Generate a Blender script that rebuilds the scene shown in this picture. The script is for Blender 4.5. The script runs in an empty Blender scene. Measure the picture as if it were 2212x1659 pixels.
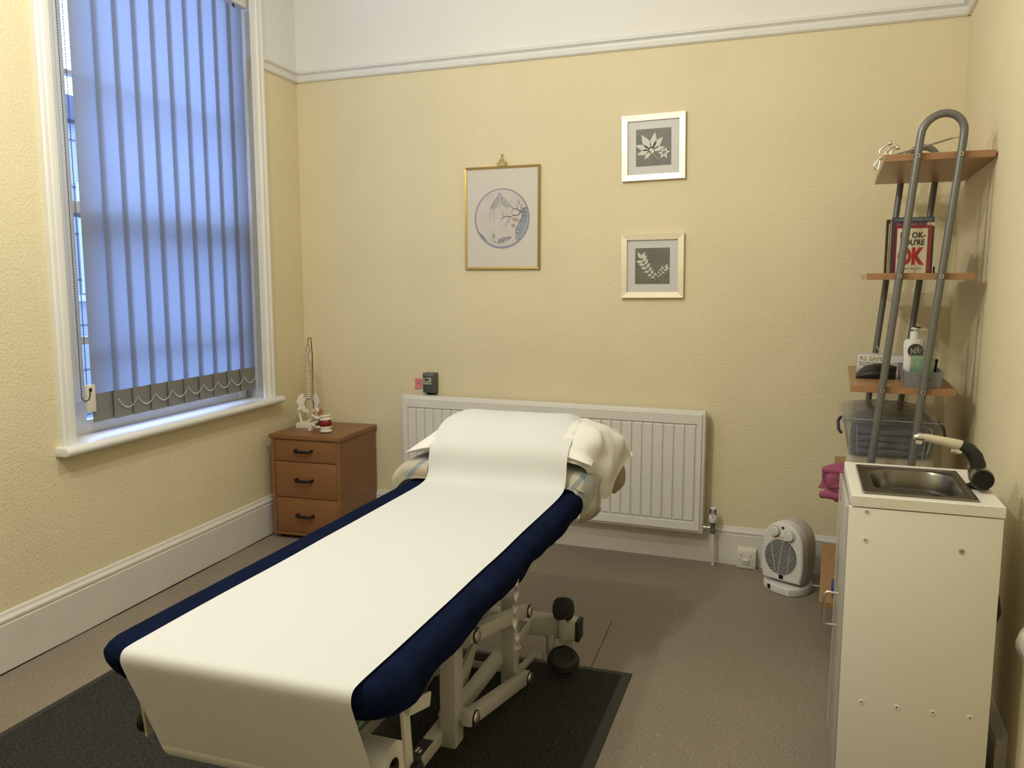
import bpy, bmesh, math, random
from mathutils import Vector, Matrix, noise
random.seed(7)
R = math.radians
sc = bpy.context.scene
COL = sc.collection

def S(r, g, b):
    f = lambda c: ((c/255)/12.92 if c/255 <= .04045 else ((c/255+.055)/1.055)**2.4)
    return (f(r), f(g), f(b), 1)

# ------------------------------------------------------------------ camera, sky, exposure
cam_d = bpy.data.cameras.new('camera')
cam = bpy.data.objects.new('camera', cam_d); COL.objects.link(cam)
cam_d.sensor_fit = 'HORIZONTAL'; cam_d.sensor_width = 36.0
cam_d.lens = 1789.0/2212*36.0
cam_d.clip_start = .02
cam.location = (2.8094, -3.9671, 1.3526)
cam.rotation_euler = (R(90-7.184), 0, R(21.225))
sc.camera = cam
sc.view_settings.view_transform = 'Standard'
sc.view_settings.look = 'None'
sc.view_settings.gamma = 1
sc.view_settings.use_curve_mapping = False
sc.view_settings.exposure = 0.0

W = bpy.data.worlds.new('sky'); sc.world = W; W.use_nodes = True
bg = W.node_tree.nodes['Background']
bg.inputs[0].default_value = (.29, .46, 1.0, 1); bg.inputs[1].default_value = 10.8   # overcast dusk sky seen by a warm balanced camera
LAMP_COLOR = (1.0, .995, .91)
LAMP_A = ((1.35, -3.1, 2.58), 53.0)
LAMP_B = ((1.60, -1.9, 2.60), 37.0)

# ------------------------------------------------------------------ materials
MATS = {}
def mat(name, col, rough=.6, metal=0.0, var=0.0, vscale=20, bump=0.0, bscale=200, spec=.5, stretch=None, coat=0.0, col2=None, detail=3, trans=0.0):
    if name in MATS: return MATS[name]
    m = bpy.data.materials.new(name); m.use_nodes = True
    nt = m.node_tree; b = nt.nodes['Principled BSDF']
    b.inputs['Base Color'].default_value = col
    b.inputs['Roughness'].default_value = rough
    b.inputs['Metallic'].default_value = metal
    b.inputs['Specular IOR Level'].default_value = spec
    b.inputs['Coat Weight'].default_value = coat
    b.inputs['Transmission Weight'].default_value = trans
    tc = nt.nodes.new('ShaderNodeTexCoord')
    def noisenode(scale, det):
        mp = nt.nodes.new('ShaderNodeMapping'); nt.links.new(tc.outputs['Object'], mp.inputs[0])
        if stretch: mp.inputs['Scale'].default_value = stretch
        n = nt.nodes.new('ShaderNodeTexNoise'); n.inputs['Scale'].default_value = scale; n.inputs['Detail'].default_value = det
        nt.links.new(mp.outputs[0], n.inputs['Vector']); return n
    if var or col2:
        n = noisenode(vscale, detail)
        rp = nt.nodes.new('ShaderNodeValToRGB')
        rp.color_ramp.elements[0].position = .3; rp.color_ramp.elements[1].position = .7
        c2 = col2 or tuple(min(1, c*(1+var)) for c in col[:3])+(1,)
        c1 = col if col2 else tuple(c*(1-var) for c in col[:3])+(1,)
        rp.color_ramp.elements[0].color = c1; rp.color_ramp.elements[1].color = c2
        nt.links.new(n.outputs['Fac'], rp.inputs[0]); nt.links.new(rp.outputs[0], b.inputs['Base Color'])
    if bump:
        n = noisenode(bscale, 2)
        bp = nt.nodes.new('ShaderNodeBump'); bp.inputs['Strength'].default_value = bump; bp.inputs['Distance'].default_value = .004
        nt.links.new(n.outputs['Fac'], bp.inputs['Height']); nt.links.new(bp.outputs[0], b.inputs['Normal'])
    MATS[name] = m; return m

def glass_mat(name, tint=(1, 1, 1, 1), rough=.02, refl=1.0):
    m = bpy.data.materials.new(name); m.use_nodes = True; nt = m.node_tree
    nt.nodes.remove(nt.nodes['Principled BSDF']); out = nt.nodes['Material Output']
    t = nt.nodes.new('ShaderNodeBsdfTransparent'); t.inputs[0].default_value = tint
    g = nt.nodes.new('ShaderNodeBsdfGlossy'); g.inputs['Roughness'].default_value = rough
    f0 = nt.nodes.new('ShaderNodeLayerWeight')
    f = nt.nodes.new('ShaderNodeMath'); f.operation = 'POWER'; f.inputs[1].default_value = 4; nt.links.new(f0.outputs['Facing'], f.inputs[0])
    k = nt.nodes.new('ShaderNodeMath'); k.operation = 'MULTIPLY_ADD'; k.inputs[1].default_value = .9*refl; k.inputs[2].default_value = .04*refl
    mx = nt.nodes.new('ShaderNodeMixShader')
    nt.links.new(f.outputs[0], k.inputs[0]); nt.links.new(k.outputs[0], mx.inputs[0])
    nt.links.new(t.outputs[0], mx.inputs[1]); nt.links.new(g.outputs[0], mx.inputs[2]); nt.links.new(mx.outputs[0], out.inputs[0])
    MATS[name] = m; return m

def sheet_mat(name, col, tcol, k=.5, bump=0, bscale=400):
    """thin cloth: diffuse + translucent"""
    m = bpy.data.materials.new(name); m.use_nodes = True; nt = m.node_tree
    nt.nodes.remove(nt.nodes['Principled BSDF']); out = nt.nodes['Material Output']
    d = nt.nodes.new('ShaderNodeBsdfDiffuse'); d.inputs[0].default_value = col
    t = nt.nodes.new('ShaderNodeBsdfTranslucent'); t.inputs[0].default_value = tcol
    mx = nt.nodes.new('ShaderNodeMixShader'); mx.inputs[0].default_value = k
    nt.links.new(d.outputs[0], mx.inputs[1]); nt.links.new(t.outputs[0], mx.inputs[2]); nt.links.new(mx.outputs[0], out.inputs[0])
    if bump:
        tc = nt.nodes.new('ShaderNodeTexCoord'); n = nt.nodes.new('ShaderNodeTexNoise'); n.inputs['Scale'].default_value = bscale
        nt.links.new(tc.outputs['Object'], n.inputs['Vector'])
        bp = nt.nodes.new('ShaderNodeBump'); bp.inputs['Strength'].default_value = bump; bp.inputs['Distance'].default_value = .002
        nt.links.new(n.outputs['Fac'], bp.inputs['Height'])
        for s in (d, t): nt.links.new(bp.outputs[0], s.inputs['Normal'])
    MATS[name] = m; return m

wall_m = mat('cream_wall', (.76, .665, .435, 1), .75, var=.03, vscale=2.2, bump=.7, bscale=95, spec=.3)
frieze_m = mat('white_wall', (.80, .78, .73, 1), .7, var=.02, vscale=2, bump=.25, bscale=90, spec=.3)
gloss_white = mat('white_gloss_paint', (.79, .775, .73, 1), .32, var=.02, vscale=6, bump=.06, bscale=25)
skirt_m = mat('skirting_paint', (.70, .665, .60, 1), .4, var=.04, vscale=5, bump=.08, bscale=30)
rad_m = mat('radiator_enamel', (.74, .71, .64, 1), .4, var=.02, vscale=5)
white_pl = mat('white_plastic', (.76, .74, .69, 1), .4)
cream_pl = mat('cream_plastic', (.70, .66, .55, 1), .4)
cab_white = mat('white_laminate', (.78, .75, .665, 1), .38, var=.015, vscale=3)
door_gl = mat('grey_gloss_door', (.42, .40, .35, 1), .16, var=.02, vscale=4)
chest_w = mat('cherry_wood', (.235, .104, .036, 1), .38, var=.10, vscale=9, stretch=(1, 1, 9), detail=5)
chest_d = mat('cherry_gap', (.05, .018, .006, 1), .7)
beech = mat('beech_laminate', (.36, .19, .08, 1), .34, var=.07, vscale=14, stretch=(9, 1, 9), detail=5)
beech_e = mat('beech_edge', (.35, .18, .088, 1), .42, var=.09, vscale=14, stretch=(1, 9, 9), detail=5)
tube_m = mat('grey_tube', (.165, .165, .155, 1), .36, metal=.35, var=.06, vscale=80)
chrome = mat('chrome', (.75, .73, .68, 1), .18, metal=1)
satin = mat('satin_steel', (.60, .58, .53, 1), .33, metal=1)
basin_m = mat('stainless_steel', (.235, .225, .20, 1), .30, metal=1, var=.05, vscale=30)
black_pl = mat('black_plastic', (.009, .009, .009, 1), .38, spec=.25)
black_rub = mat('black_rubber', (.015, .015, .014, 1), .6, var=.1, vscale=40)
couch_m = mat('couch_steel_paint', (.52, .50, .43, 1), .42, var=.03, vscale=8)
navy = mat('navy_fleece', (.0055, .0095, .030, 1), 1.0, var=.2, vscale=14, bump=.5, bscale=350, spec=.03)
paper_m = sheet_mat('couch_paper', (.73, .73, .71, 1), (.84, .82, .76, 1), .12, bump=.10, bscale=300)
linen = mat('white_linen', (.80, .78, .72, 1), .85, var=.02, vscale=10, bump=.12, bscale=260, spec=.2)
beige_cloth = mat('beige_cloth', (.42, .35, .25, 1), .85, bump=.15, bscale=260, spec=.2)
brass = mat('brass', (.46, .33, .11, 1), .32, metal=.85)
pine_frame = mat('pale_gilt_frame', (.80, .72, .54, 1), .40, metal=.45, var=.03, vscale=20)
mount_m = mat('mount_card', (.62, .60, .56, 1), .7)
dark_gap = mat('dark_gap', (.01, .009, .008, 1), .9)
bone = mat('bone_plastic', (.74, .68, .55, 1), .45, var=.04, vscale=60)
glass_m = glass_mat('window_glass')
pic_glass = glass_mat('picture_glass', rough=.45, refl=.5)

# ------------------------------------------------------------------ mesh helpers
def bx(bm, x0, x1, y0, y1, z0, z1, bev=0.0, seg=2, M=None, mi=0):
    x0, x1 = sorted((x0, x1)); y0, y1 = sorted((y0, y1)); z0, z1 = sorted((z0, z1))
    vs = [bm.verts.new(v) for v in ((x0,y0,z0),(x1,y0,z0),(x1,y1,z0),(x0,y1,z0),(x0,y0,z1),(x1,y0,z1),(x1,y1,z1),(x0,y1,z1))]
    fs = [bm.faces.new([vs[i] for i in f]) for f in ((3,2,1,0),(4,5,6,7),(0,1,5,4),(1,2,6,5),(2,3,7,6),(3,0,4,7))]
    for f in fs: f.material_index = mi
    allv = vs
    if bev > 0:
        es = list({e for f in fs for e in f.edges})
        r = bmesh.ops.bevel(bm, geom=es, offset=bev, segments=seg, profile=.5, affect='EDGES', clamp_overlap=True)
        allv = list({v for f in r['faces'] for v in f.verts} | {v for v in vs if v.is_valid})
        for f in r['faces']: f.material_index = mi
    if M is not None:
        for v in allv: v.co = M @ v.co
    return allv

def frame_axes(d):
    d = d.normalized(); a = Vector((0, 0, 1)) if abs(d.z) < .9 else Vector((1, 0, 0))
    u = d.cross(a).normalized(); v = d.cross(u).normalized(); return u, v

def tube(bm, pts, r, n=10, cap=True, closed=False):
    pts = [Vector(p) for p in pts]; rings = []; N = len(pts)
    rr = r if isinstance(r, (list, tuple)) else [r]*N
    pu = None
    for i, p in enumerate(pts):
        if closed: d = pts[(i+1) % N]-pts[i-1]
        else: d = pts[min(i+1, N-1)]-pts[max(i-1, 0)]
        d.normalize()
        if pu is None: u, v = frame_axes(d)
        else:
            u = (pu-d*pu.dot(d)); u.normalize(); v = d.cross(u)
        pu = u
        rings.append([bm.verts.new(p+(u*math.cos(2*math.pi*k/n)+v*math.sin(2*math.pi*k/n))*rr[i]) for k in range(n)])
    M = N if closed else N-1
    for i in range(M):
        a, b = rings[i], rings[(i+1) % N]
        for k in range(n): bm.faces.new((a[k], a[(k+1) % n], b[(k+1) % n], b[k]))
    if cap and not closed:
        bm.faces.new(rings[0][::-1]); bm.faces.new(rings[-1])

def cyl(bm, a, b, r, n=16, r2=None): tube(bm, [a, b], [r, r if r2 is None else r2], n)

def lathe(bm, prof, c=(0,0,0), n=24, axis='z', sx=1, sy=1):
    c = Vector(c); rings = []
    for r, h in prof:
        ring = []
        for k in range(n):
            a = 2*math.pi*k/n; x, y = r*math.cos(a)*sx, r*math.sin(a)*sy
            p = Vector((x, y, h)) if axis == 'z' else (Vector((x, h, y)) if axis == 'y' else Vector((h, x, y)))
            ring.append(bm.verts.new(c+p))
        rings.append(ring)
    for a, b in zip(rings, rings[1:]):
        for k in range(n): bm.faces.new((a[k], a[(k+1) % n], b[(k+1) % n], b[k]))
    bm.faces.new(rings[0][::-1]); bm.faces.new(rings[-1])

def prism(bm, pts, h0, h1, axis='y', bev=0, seg=2):
    def mk(p, h):
        return {'y': (p[0], h, p[1]), 'z': (p[0], p[1], h), 'x': (h, p[0], p[1])}[axis]
    a = [bm.verts.new(mk(p, h0)) for p in pts]; b = [bm.verts.new(mk(p, h1)) for p in pts]
    n = len(pts); fs = [bm.faces.new(a[::-1]), bm.faces.new(b)]
    for i in range(n): fs.append(bm.faces.new((a[i], a[(i+1) % n], b[(i+1) % n], b[i])))
    if bev:
        es = list(fs[0].edges)+list(fs[1].edges)
        bmesh.ops.bevel(bm, geom=es, offset=bev, segments=seg, profile=.5, affect='EDGES', clamp_overlap=True)

def grid(bm, nu, nv, f, close_u=False):
    vs = [[bm.verts.new(f(i/(nu-1) if not close_u else i/nu, j/(nv-1))) for j in range(nv)] for i in range(nu)]
    for i in range(nu if close_u else nu-1):
        for j in range(nv-1):
            bm.faces.new((vs[i][j], vs[(i+1) % nu][j], vs[(i+1) % nu][j+1], vs[i][j+1]))
    return vs

def solidify(bm, t):
    bmesh.ops.recalc_face_normals(bm, faces=bm.faces)
    bmesh.ops.solidify(bm, geom=list(bm.faces), thickness=t)

def BM(): return bmesh.new()

def finish(name, bm, m, smooth=None):
    bmesh.ops.recalc_face_normals(bm, faces=bm.faces)
    me = bpy.data.meshes.new(name); bm.to_mesh(me); bm.free()
    for mm in (m if isinstance(m, (list, tuple)) else [m]): me.materials.append(mm)
    if smooth is not None:
        for p in me.polygons: p.use_smooth = True
        try: me.set_sharp_from_angle(angle=R(smooth))
        except Exception: pass
    return me

def obj(name, bm, m, parent=None, loc=(0,0,0), rotz=0, smooth=40, label=None):
    me = bm if isinstance(bm, bpy.types.Mesh) else finish(name, bm, m, smooth)
    o = bpy.data.objects.new(name, me); COL.objects.link(o)
    o.location = loc; o.rotation_euler = (0, 0, rotz)
    if parent is not None: o.parent = parent
    if label: o['label'] = label
    return o

def thing(name, label, cat, loc=(0,0,0), rotz=0, group=None):
    o = bpy.data.objects.new(name, None); COL.objects.link(o); o.empty_display_size = .05
    o.location = loc; o.rotation_euler = (0, 0, rotz); o['label'] = label; o['category'] = cat
    if group: o['group'] = group
    return o
def tag(o, label, cat, group=None):
    o['label'] = label; o['category'] = cat
    if group: o['group'] = group
    return o
def struct(o, label=None, cat=None):
    o['kind'] = 'structure'
    if label: o['label'] = label
    if cat: o['category'] = cat
    return o
def sempty(name, label, cat, loc=(0,0,0), rotz=0):
    o = thing(name, label, cat, loc, rotz); o['kind'] = 'structure'; return o

def text_mesh(body, w, h, depth=.0003, bold=0.0, align='c'):
    cu = bpy.data.curves.new('lettering', 'FONT'); cu.body = body; cu.size = 1; cu.extrude = .001; cu.offset = bold
    cu.resolution_u = 3
    o = bpy.data.objects.new('tmp', cu); COL.objects.link(o)
    dg = bpy.context.evaluated_depsgraph_get(); dg.update()
    me = bpy.data.meshes.new_from_object(o.evaluated_get(dg))
    bpy.data.objects.remove(o); me.name = 'lettering'
    xs = [v.co.x for v in me.vertices]; ys = [v.co.y for v in me.vertices]
    x0, x1, y0, y1 = min(xs), max(xs), min(ys), max(ys)
    for v in me.vertices:
        x = (v.co.x-x0)/(x1-x0)*w; y = (v.co.y-y0)/(y1-y0)*h
        v.co = (x, -depth if v.co.z > 0 else 0, y)       # faces -y, reads along +x
    return me
def text(body, w, h, m, parent, loc, rotz=0, bold=0.0, rot=None, name='lettering'):
    me = text_mesh(body, w, h, bold=bold); me.materials.clear(); me.materials.append(m)
    o = obj(name, me, m, parent, loc, rotz)
    if rot: o.rotation_euler = rot
    return o

# ------------------------------------------------------------------ the room
AL = math.atan(.0805)                   # the window wall is not quite square to the back wall
XW, ZC, YF = 3.27, 3.05, -5.2
ZS = 2.447                              # where cream stops and white starts
def wallboxes(bm, x0, x1, y0, y1, z0=0, z1=ZC):
    if z0 < ZS: bx(bm, x0, x1, y0, y1, z0, min(z1, ZS), mi=0)
    if z1 > ZS: bx(bm, x0, x1, y0, y1, max(z0, ZS), z1, mi=1)
bm = BM(); wallboxes(bm, -.5, XW+.25, 0, .25)
struct(obj('wall_back', bm, [wall_m, frieze_m], smooth=None), 'cream textured back wall with white band above the picture rail', 'wall')
bm = BM(); wallboxes(bm, XW, XW+.25, YF, 0)
struct(obj('wall_right', bm, [wall_m, frieze_m], smooth=None), 'cream wall beside the leaning shelf and the sink unit', 'wall')
bm = BM(); wallboxes(bm, -.2, XW+.25, YF-.25, YF)
struct(obj('wall_front', bm, [wall_m, frieze_m], smooth=None), 'cream wall behind the viewer', 'wall')
# window wall, local frame: x = into the room, y = -s along the wall
S0, S1, ZB, ZT = .425, 1.70, .735, 2.80
bm = BM()
wallboxes(bm, -.25, 0, -S0, .25); wallboxes(bm, -.25, 0, -5.6, -S1)
wallboxes(bm, -.25, 0, -S1, -S0, 0, ZB-.012); wallboxes(bm, -.25, 0, -S1, -S0, ZT, ZC)
struct(obj('wall_left', bm, [wall_m, frieze_m], rotz=AL, smooth=None), 'cream textured wall around the window', 'wall')
bm = BM(); bx(bm, -.6, XW+.25, YF-.25, .25, ZC, ZC+.1)
struct(obj('ceiling', bm, frieze_m, smooth=None), 'white ceiling', 'ceiling')

def floor_mat():
    m = bpy.data.materials.new('speckled_vinyl'); m.use_nodes = True; nt = m.node_tree; b = nt.nodes['Principled BSDF']
    b.inputs['Roughness'].default_value = .5
    tc = nt.nodes.new('ShaderNodeTexCoord')
    def nz(s, d): 
        n = nt.nodes.new('ShaderNodeTexNoise'); n.inputs['Scale'].default_value = s; n.inputs['Detail'].default_value = d
        nt.links.new(tc.outputs['Object'], n.inputs['Vector']); return n
    def ramp(n, p0, p1, c0, c1):
        r = nt.nodes.new('ShaderNodeValToRGB'); e = r.color_ramp.elements
        e[0].position, e[1].position = p0, p1; e[0].color, e[1].color = c0, c1
        nt.links.new(n.outputs['Fac'], r.inputs[0]); return r
    base = ramp(nz(1.3, 3), .3, .7, (.235, .195, .145, 1), (.275, .228, .172, 1))
    sp = ramp(nz(170, 2), .36, .43, (.45, .45, .45, 1), (1, 1, 1, 1))
    lt = ramp(nz(120, 1), .66, .74, (0, 0, 0, 1), (1, 1, 1, 1))
    mx = nt.nodes.new('ShaderNodeMix'); mx.data_type = 'RGBA'; mx.blend_type = 'MULTIPLY'; mx.inputs[0].default_value = .8
    nt.links.new(base.outputs[0], mx.inputs[6]); nt.links.new(sp.outputs[0], mx.inputs[7])
    m2 = nt.nodes.new('ShaderNodeMix'); m2.data_type = 'RGBA'; m2.inputs[7].default_value = (.42, .35, .27, 1)
    nt.links.new(lt.outputs[0], m2.inputs[0]); nt.links.new(mx.outputs[2], m2.inputs[6])
    nt.links.new(m2.outputs[2], b.inputs['Base Color']); return m
bm = BM(); bx(bm, -.6, XW+.25, YF-.25, .25, -.1, 0)
floor = struct(obj('floor', bm, floor_mat(), smooth=None), 'grey-brown speckled vinyl floor', 'floor')
bm = BM()   # welded joint between two vinyl sheets
tube(bm, [(2.069, -1.30, .0004), (2.052, -1.08, .0004), (2.035, -.867, .0004)], .0016, 6)
obj('sheet_joint', bm, mat('joint_dirt', (.10, .085, .065, 1), .8), floor)

# ------------------------------------------------------------------ skirting boards and picture rail
def skprof(h, t=.022):
    k = h/.207
    return [(0, 0), (t, 0), (t, .166*k), (t-.005, .170*k), (t-.001, .176*k), (t-.001, .184*k), (t-.006, .190*k), (t-.011, .193*k), (.008, .203*k), (0, .207*k)]
def extr(bm, prof, axis, a0, a1, sgn=1, off=0.0):
    # prof: (out, z); axis 'x': runs along x, out = -y ; axis 'y': runs along y, out = +x*sgn
    ra, rb = [], []
    for o, z in prof:
        ra.append(bm.verts.new((a0, off-o, z) if axis == 'x' else (off+sgn*o, a0, z)))
        rb.append(bm.verts.new((a1, off-o, z) if axis == 'x' else (off+sgn*o, a1, z)))
    n = len(prof)
    for i in range(n): bm.faces.new((ra[i], ra[(i+1) % n], rb[(i+1) % n], rb[i]))
    bm.faces.new(ra); bm.faces.new(rb[::-1])
bm = BM(); extr(bm, skprof(.183), 'x', .02, XW)
struct(obj('baseboard_back', bm, skirt_m, smooth=25), 'white skirting board below the radiator', 'skirting board')
bm = BM(); extr(bm, skprof(.2086), 'y', -5.3, .01)
bl = struct(obj('baseboard_left', bm, skirt_m, rotz=AL, smooth=25), 'tall white moulded skirting board below the window', 'skirting board')
bm = BM()
pts = []
for i in range(161):
    y = -i*.03; h = .002+.0035*max(0, noise.noise(Vector((y*3.1, 2.2, 0)))+.35)
    pts.append((y, h))
for i in range(160):
    y0, h0 = pts[i]; y1, h1 = pts[i+1]
    a = bm.verts.new((.0225, y0, .0003)); b = bm.verts.new((.0225, y1, .0003)); c = bm.verts.new((.0225, y1, h1)); d = bm.verts.new((.0225, y0, h0))
    bm.faces.new((a, b, c, d))
    e = bm.verts.new((.026, y0, .0005)); f = bm.verts.new((.026, y1, .0005)); bm.faces.new((a, b, f, e))
obj('floor_gap', bm, dark_gap, bl, smooth=None)
bm = BM(); extr(bm, skprof(.20, .026), 'y', -1.66, 0, -1, XW)
struct(obj('baseboard_right', bm, skirt_m, smooth=25), 'white skirting board ending behind the sink unit', 'skirting board')
def railprof():
    return [(0, 2.418), (.010, 2.418), (.018, 2.424), (.020, 2.432), (.016, 2.438), (.010, 2.444), (.012, 2.453), (.020, 2.459), (.030, 2.462), (.032, 2.470), (.026, 2.474), (0, 2.478)]
bm = BM(); extr(bm, railprof(), 'x', 0, XW)
struct(obj('trim_1', bm, gloss_white, smooth=25), 'white picture rail along the back wall', 'picture rail')
bm = BM(); extr(bm, railprof(), 'y', -.345, 0)
struct(obj('trim_2', bm, gloss_white, rotz=AL, smooth=25), 'short white picture rail beside the window', 'picture rail')
bm = BM(); extr(bm, railprof(), 'y', YF, 0, -1, XW)
struct(obj('trim_3', bm, gloss_white, smooth=25), 'white picture rail on the wall beside the shelf', 'picture rail')
bm = BM(); extr(bm, railprof(), 'y', -5.3, -1.765)
struct(obj('trim_4', bm, gloss_white, rotz=AL, smooth=25), 'white picture rail on the near side of the window', 'picture rail')

# ------------------------------------------------------------------ window
win = sempty('window_1', 'tall white sash window behind a grey vertical blind', 'window', (0, 0, 0), AL)
archp = [(0, 0), (.018, 0), (.024, .006), (.024, .018), (.018, .024), (.022, .032), (.022, .050), (.014, .058), (.014, .066), (0, .066)]
def arch(sa, flip):
    bm = BM(); a, b = [], []
    for o, w in archp:
        y = -(sa+(-w if flip else w))
        a.append(bm.verts.new((o, y, ZB))); b.append(bm.verts.new((o, y, ZT+.07)))
    n = len(archp)
    for i in range(n): bm.faces.new((a[i], a[(i+1) % n], b[(i+1) % n], b[i]))
    bm.faces.new(a); bm.faces.new(b)
    return obj('architrave', bm, gloss_white, win, smooth=25)
arch(S0+.0-.083+.0, False); arch(S1+.055, True)
bm = BM(); bx(bm, 0, .022, -(S1+.055), -(S0-.083), ZT+.005, ZT+.09, .004); obj('architrave', bm, gloss_white, win)
# reveal linings
bm = BM(); bx(bm, -.25, 0.012, -S0, -(S0-.018), ZB, ZT); obj('jamb_lining', bm, gloss_white, win)
bm = BM(); bx(bm, -.25, 0.012, -(S1+.0), -(S1-.012), ZB, ZT); obj('jamb_lining', bm, gloss_white, win)
bm = BM(); bx(bm, -.25, .012, -S1, -S0, ZT-.012, ZT+.004); obj('head_lining', bm, gloss_white, win)
bm = BM()   # sill with a rounded nose
prof = [(-.13, ZB-.012)]+[(-.13, ZB)]+[(.045+.018*math.sin(t*math.pi/8), ZB-.018+.018*math.cos(t*math.pi/8)) for t in range(9)]+[(-.0, ZB-.036)]
ra = [bm.verts.new((o, -.312, z)) for o, z in prof]; rb = [bm.verts.new((o, -1.778, z)) for o, z in prof]
for i in range(len(prof)): bm.faces.new((ra[i], ra[(i+1) % len(prof)], rb[(i+1) % len(prof)], rb[i]))
f0 = bm.faces.new(ra); f1 = bm.faces.new(rb[::-1])
bmesh.ops.bevel(bm, geom=list(f0.edges)+list(f1.edges), offset=.010, segments=3, profile=.5, affect='EDGES', clamp_overlap=True)
obj('sill', bm, gloss_white, win, smooth=50)
# sashes (box frame + rails)
FO = -.10
sash_m = gloss_white
bm = BM(); bx(bm, FO-.10, FO, -S1, -1.515, ZB, ZT, .003); obj('sash_box', bm, sash_m, win)
bm = BM(); bx(bm, FO-.10, FO, -(S0+.075), -S0, ZB, ZT, .003); obj('sash_box', bm, sash_m, win)
def sash(z0, z1, o, tint):
    s = obj('sash', (lambda b: (bx(b, o-.035, o, -1.515, -(S0+.075), z0, z0+.055, .003), bx(b, o-.035, o, -1.515, -(S0+.075), z1-.045, z1, .003),
        bx(b, o-.033, o-.002, -1.518, -1.512, z0+.003, z1-.003), bx(b, o-.033, o-.002, -(S0+.12), -(S0+.076), z0+.003, z1-.003), b)[-1])(BM()), sash_m, win)
    g = BM(); bx(g, o-.020, o-.016, -1.515, -(S0+.10), z0+.03, z1-.03)
    obj('pane', g, tint, s); return s
low = glass_mat('window_glass_lower', (.90, .91, .92, 1))
sash(ZB, 1.66, FO-.005, low)
up = sash(1.60, ZT, FO-.045, glass_m)
bm = BM(); bx(bm, FO-.08, FO-.045, -1.515, -(S0+.09), 2.150, 2.168); obj('glazing_bar', bm, sash_m, up)
bm = BM(); bx(bm, FO-.035, FO-.005, -1.515, -(S0+.09), 1.095, 1.125); obj('glazing_bar', bm, sash_m, win)

# ------------------------------------------------------------------ vertical blind
blind = thing('vertical_blind', 'grey fabric vertical blind hanging closed in the window', 'blind', (0, 0, 0), AL)
slat_m = sheet_mat('blind_fabric', (.27, .27, .245, 1), (.42, .43, .45, 1), .55, bump=.08, bscale=500)
hem_m = mat('blind_hem', (.20, .195, .17, 1), .8, bump=.1, bscale=500)
BO = -.032; SL, SR = 1.552, .44
NB = 10; SW = .140; pitch = (SL-SR-SW)/(NB-1); ZH, ZL = 2.675, .79
for i in range(NB):
    s_c = SL-SW/2-pitch*i; y = -s_c
    def f(u, v, y=y, i=i):
        a = (u-.5)*SW
        return Vector((BO-.007*math.sin((u-.5)*2)-(.006 if i == 0 else 0), y+a, ZL+.112+(ZH-ZL-.112)*v))
    bm = BM(); grid(bm, 5, 9, f)
    sl = obj('slat', bm, slat_m, blind, smooth=60)
    bm = BM(); bx(bm, -.0012, .0012, y-SW/2, y+SW/2, ZL, ZL+.112)
    for v in bm.verts: v.co.x += BO-.007*math.sin((v.co.y-y)/SW*2)-(.006 if i == 0 else 0)
    obj('hem_weight', bm, hem_m, sl)
bm = BM(); bx(bm, BO-.02, BO+.02, -1.69, -(S0+.004), ZH+.012, ZH+.055, .004); obj('head_rail', bm, white_pl, blind)
for i in range(NB):
    bm = BM(); y = -(SL-SW/2-pitch*i); cyl(bm, (BO, y, ZH-.004), (BO, y, ZH+.016), .005, 8); obj('slat_carrier', bm, black_pl, blind)
chain_m = mat('bead_chain', (.62, .60, .52, 1), .4)
for i in range(NB-1):
    y0 = -(SL-pitch*(i)-SW)-.012; y1 = y0+pitch
    if i == NB-1: y1 = -SR
    bm = BM(); n = 19
    for k in range(n):
        t = k/(n-1); z = ZL+.075-.038*(1-(2*t-1)**2)
        bmesh.ops.create_icosphere(bm, subdivisions=1, radius=.0028, matrix=Matrix.Translation((BO+.012, y0+(y1-y0)*t, z)))
    obj('bead_chain', bm, chain_m, blind)
cord_m = mat('dark_chain', (.05, .05, .06, 1), .4, metal=.3)
def beadstring(y, zs, o, r=.0026):
    bm = BM()
    tube(bm, [(o, y, zs[0]), (o, y, zs[1])], .0012, 5)
    z = zs[0]
    while z < zs[1]:
        bmesh.ops.create_icosphere(bm, subdivisions=1, radius=r, matrix=Matrix.Translation((o, y, z))); z += .011
    return bm
obj('control_chain', beadstring(-1.607, (.90, 2.68), -.03), cord_m, blind)
obj('control_chain', beadstring(-1.577, (.90, 2.68), -.03), cord_m, blind)
bm = BM()
tube(bm, [(-.03, -1.607, .90), (-.028, -1.604, .888), (-.024, -1.597, .882), (-.016, -1.588, .886), (-.012, -1.583, .90), (-.012, -1.581, .925)], .0022, 6)
obj('control_chain', bm, cord_m, blind)
bm = BM(); bx(bm, -.034, -.016, -1.592, -1.549, .836, .944, .003); tg = obj('chain_weight', bm, cream_pl, blind, label='cream plastic chain weight')
bm = BM(); bx(bm, -.016, -.009, -1.583, -1.573, .918, .932, .002); obj('chain_clip', bm, black_pl, tg)

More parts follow.
